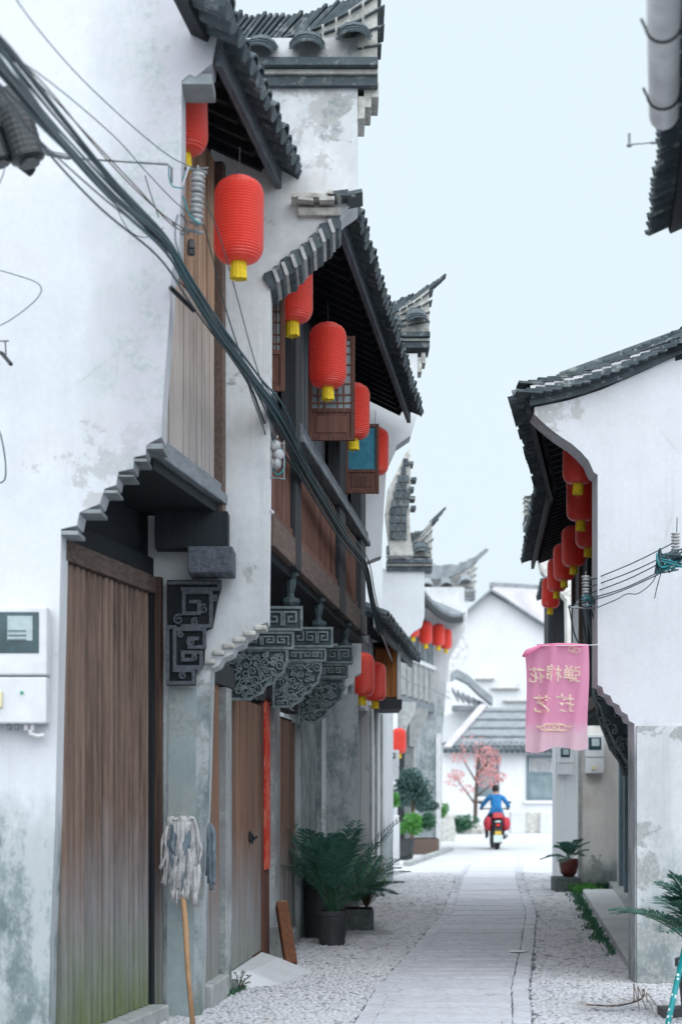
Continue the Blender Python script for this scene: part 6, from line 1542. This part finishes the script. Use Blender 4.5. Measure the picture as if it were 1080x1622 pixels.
# the rider: one skinned surface
rd = thing('person', 'person in a bright blue jacket riding the motorcycle, seen from behind', 'person', (OX, YO + .5, 0))
J = {}; verts = []; edges = []; rad = []
def jn(name, p, r, par=None):
    J[name] = len(verts); verts.append(Vector((OX, YO, 0)) + Vector(p)); rad.append(r)
    if par: edges.append((J[par], J[name]))
jn('pelvis', (0, .42, .92), (.155, .13)); jn('waist', (0, .45, 1.05), (.145, .11), 'pelvis'); jn('chest', (0, .52, 1.24), (.17, .12), 'waist')
jn('collar', (0, .56, 1.36), (.10, .08), 'chest'); jn('neck', (0, .58, 1.42), (.055, .058), 'collar'); jn('head', (0, .60, 1.50), (.078, .092), 'neck'); jn('crown', (0, .60, 1.585), (.066, .078), 'head')
for s_, t_ in ((-1, 'l'), (1, 'r')):
    jn('sh' + t_, (s_ * .19, .56, 1.31), (.075, .07), 'collar'); jn('el' + t_, (s_ * .34, .70, 1.10), (.055, .052), 'sh' + t_); jn('wr' + t_, (s_ * .34, .88, 1.05), (.036, .034), 'el' + t_); jn('ha' + t_, (s_ * .345, .93, 1.04), (.034, .028), 'wr' + t_)
    jn('hip' + t_, (s_ * .12, .50, .86), (.10, .095), 'pelvis'); jn('kn' + t_, (s_ * .23, .92, .72), (.068, .064), 'hip' + t_); jn('an' + t_, (s_ * .20, .80, .34), (.045, .042), 'kn' + t_); jn('to' + t_, (s_ * .21, .95, .29), (.045, .035), 'an' + t_)
base = wloc(rd); me = bpy.data.meshes.new('body'); me.from_pydata([tuple(v - base) for v in verts], edges, [])
tmp = bpy.data.objects.new('tmp', me); col.objects.link(tmp)
sk = tmp.modifiers.new('skin', 'SKIN'); tmp.modifiers.new('sub', 'SUBSURF').levels = 2
for i, r in enumerate(rad): me.skin_vertices[0].data[i].radius = r
me.skin_vertices[0].data[0].use_root = True
dg = bpy.context.evaluated_depsgraph_get(); bm_ = bpy.data.meshes.new_from_object(tmp.evaluated_get(dg)); bpy.data.objects.remove(tmp)
bm_.name = 'body'
for m_ in ('skin', 'jacket', 'trousers', 'hair'): bm_.materials.append(M[m_])
for p in bm_.polygons:
    c = p.center + base; z = c.z; dy = c.y - YO; dx = abs(c.x - OX)
    k = 1
    if z > 1.40 and dx < .12: k = 0
    elif dx > .28 and dy > .86 and z > .95: k = 0
    elif z < .90 or (z < .98 and dy > .6 and dx < .3): k = 2
    p.material_index = k; p.use_smooth = True
ob = bpy.data.objects.new('body', bm_); col.objects.link(ob); ob.parent = rd
hm = MB(); N = 14; vs = []
prof = [(.082, -.035), (.094, .0), (.097, .04), (.090, .085), (.06, .118), (.015, .128)]
for r, z in prof:
    for k in range(N): a = 2 * math.pi * k / N; vs.append((OX + r * math.cos(a) * .92, YO + .588 + r * 1.08 * math.sin(a) * (1 if math.sin(a) < .2 else .85), 1.515 + z + (.05 if (math.sin(a) > .5 and z < .04) else 0)))
hm.add(vs, [(i * N + k, i * N + (k + 1) % N, (i + 1) * N + (k + 1) % N, (i + 1) * N + k) for i in range(len(prof) - 1) for k in range(N)] + [tuple(range(5 * N, 6 * N))])
hm.build('hair', M['hair'], rd, smooth=True)
for s_ in (-1, 1):
    hb = MB()
    for i in range(4):
        x = OX + s_ * (.315 + .022 * i); hb.tube([(x, YO + .905, 1.045), (x, YO + .945, 1.055), (x, YO + .955, 1.02), (x, YO + .925, 1.0)], [.010, .0095, .009, .007], 6)
    hb.tube([(OX + s_ * .31, YO + .90, 1.03), (OX + s_ * .295, YO + .90, 1.01), (OX + s_ * .30, YO + .93, 1.0)], [.011, .010, .008], 6)
    hb.build('fingers', M['skin'], rd, smooth=True)
# small litter on the street
o = MB().prismz([(1.52, 15.5), (1.66, 15.47), (1.70, 15.55), (1.55, 15.6)], .035, .043).build('litter', M['white_paint']); meta(o, 'scrap of white paper on the pebbles on the right', 'litter')

# scattered dry leaves and grit on the paving
rg = random.Random(123); mb = MB()
for _ in range(90):
    y = rg.uniform(10.5, 24); x = rg.uniform(lerp(LEFT, y) + .1, lerp(RIGHT, y) - .1) if y > 13.3 else rg.uniform(-.9, 2.0)
    a = rg.uniform(0, 6.28); L = rg.uniform(.012, .034); u = Vector((math.cos(a), math.sin(a), rg.uniform(-.2, .2))) * L; v = Vector((-math.sin(a), math.cos(a), rg.uniform(-.3, .3))) * L * .4
    c = Vector((x, y, .036)); mb.add([c - u, c + v, c + u, c - v], [(0, 1, 2, 3)])
o = mb.build('fallen_leaves', M['dead_leaf']); meta(o, 'tiny dry leaf scraps scattered over the lane', 'leaves', kind='stuff')
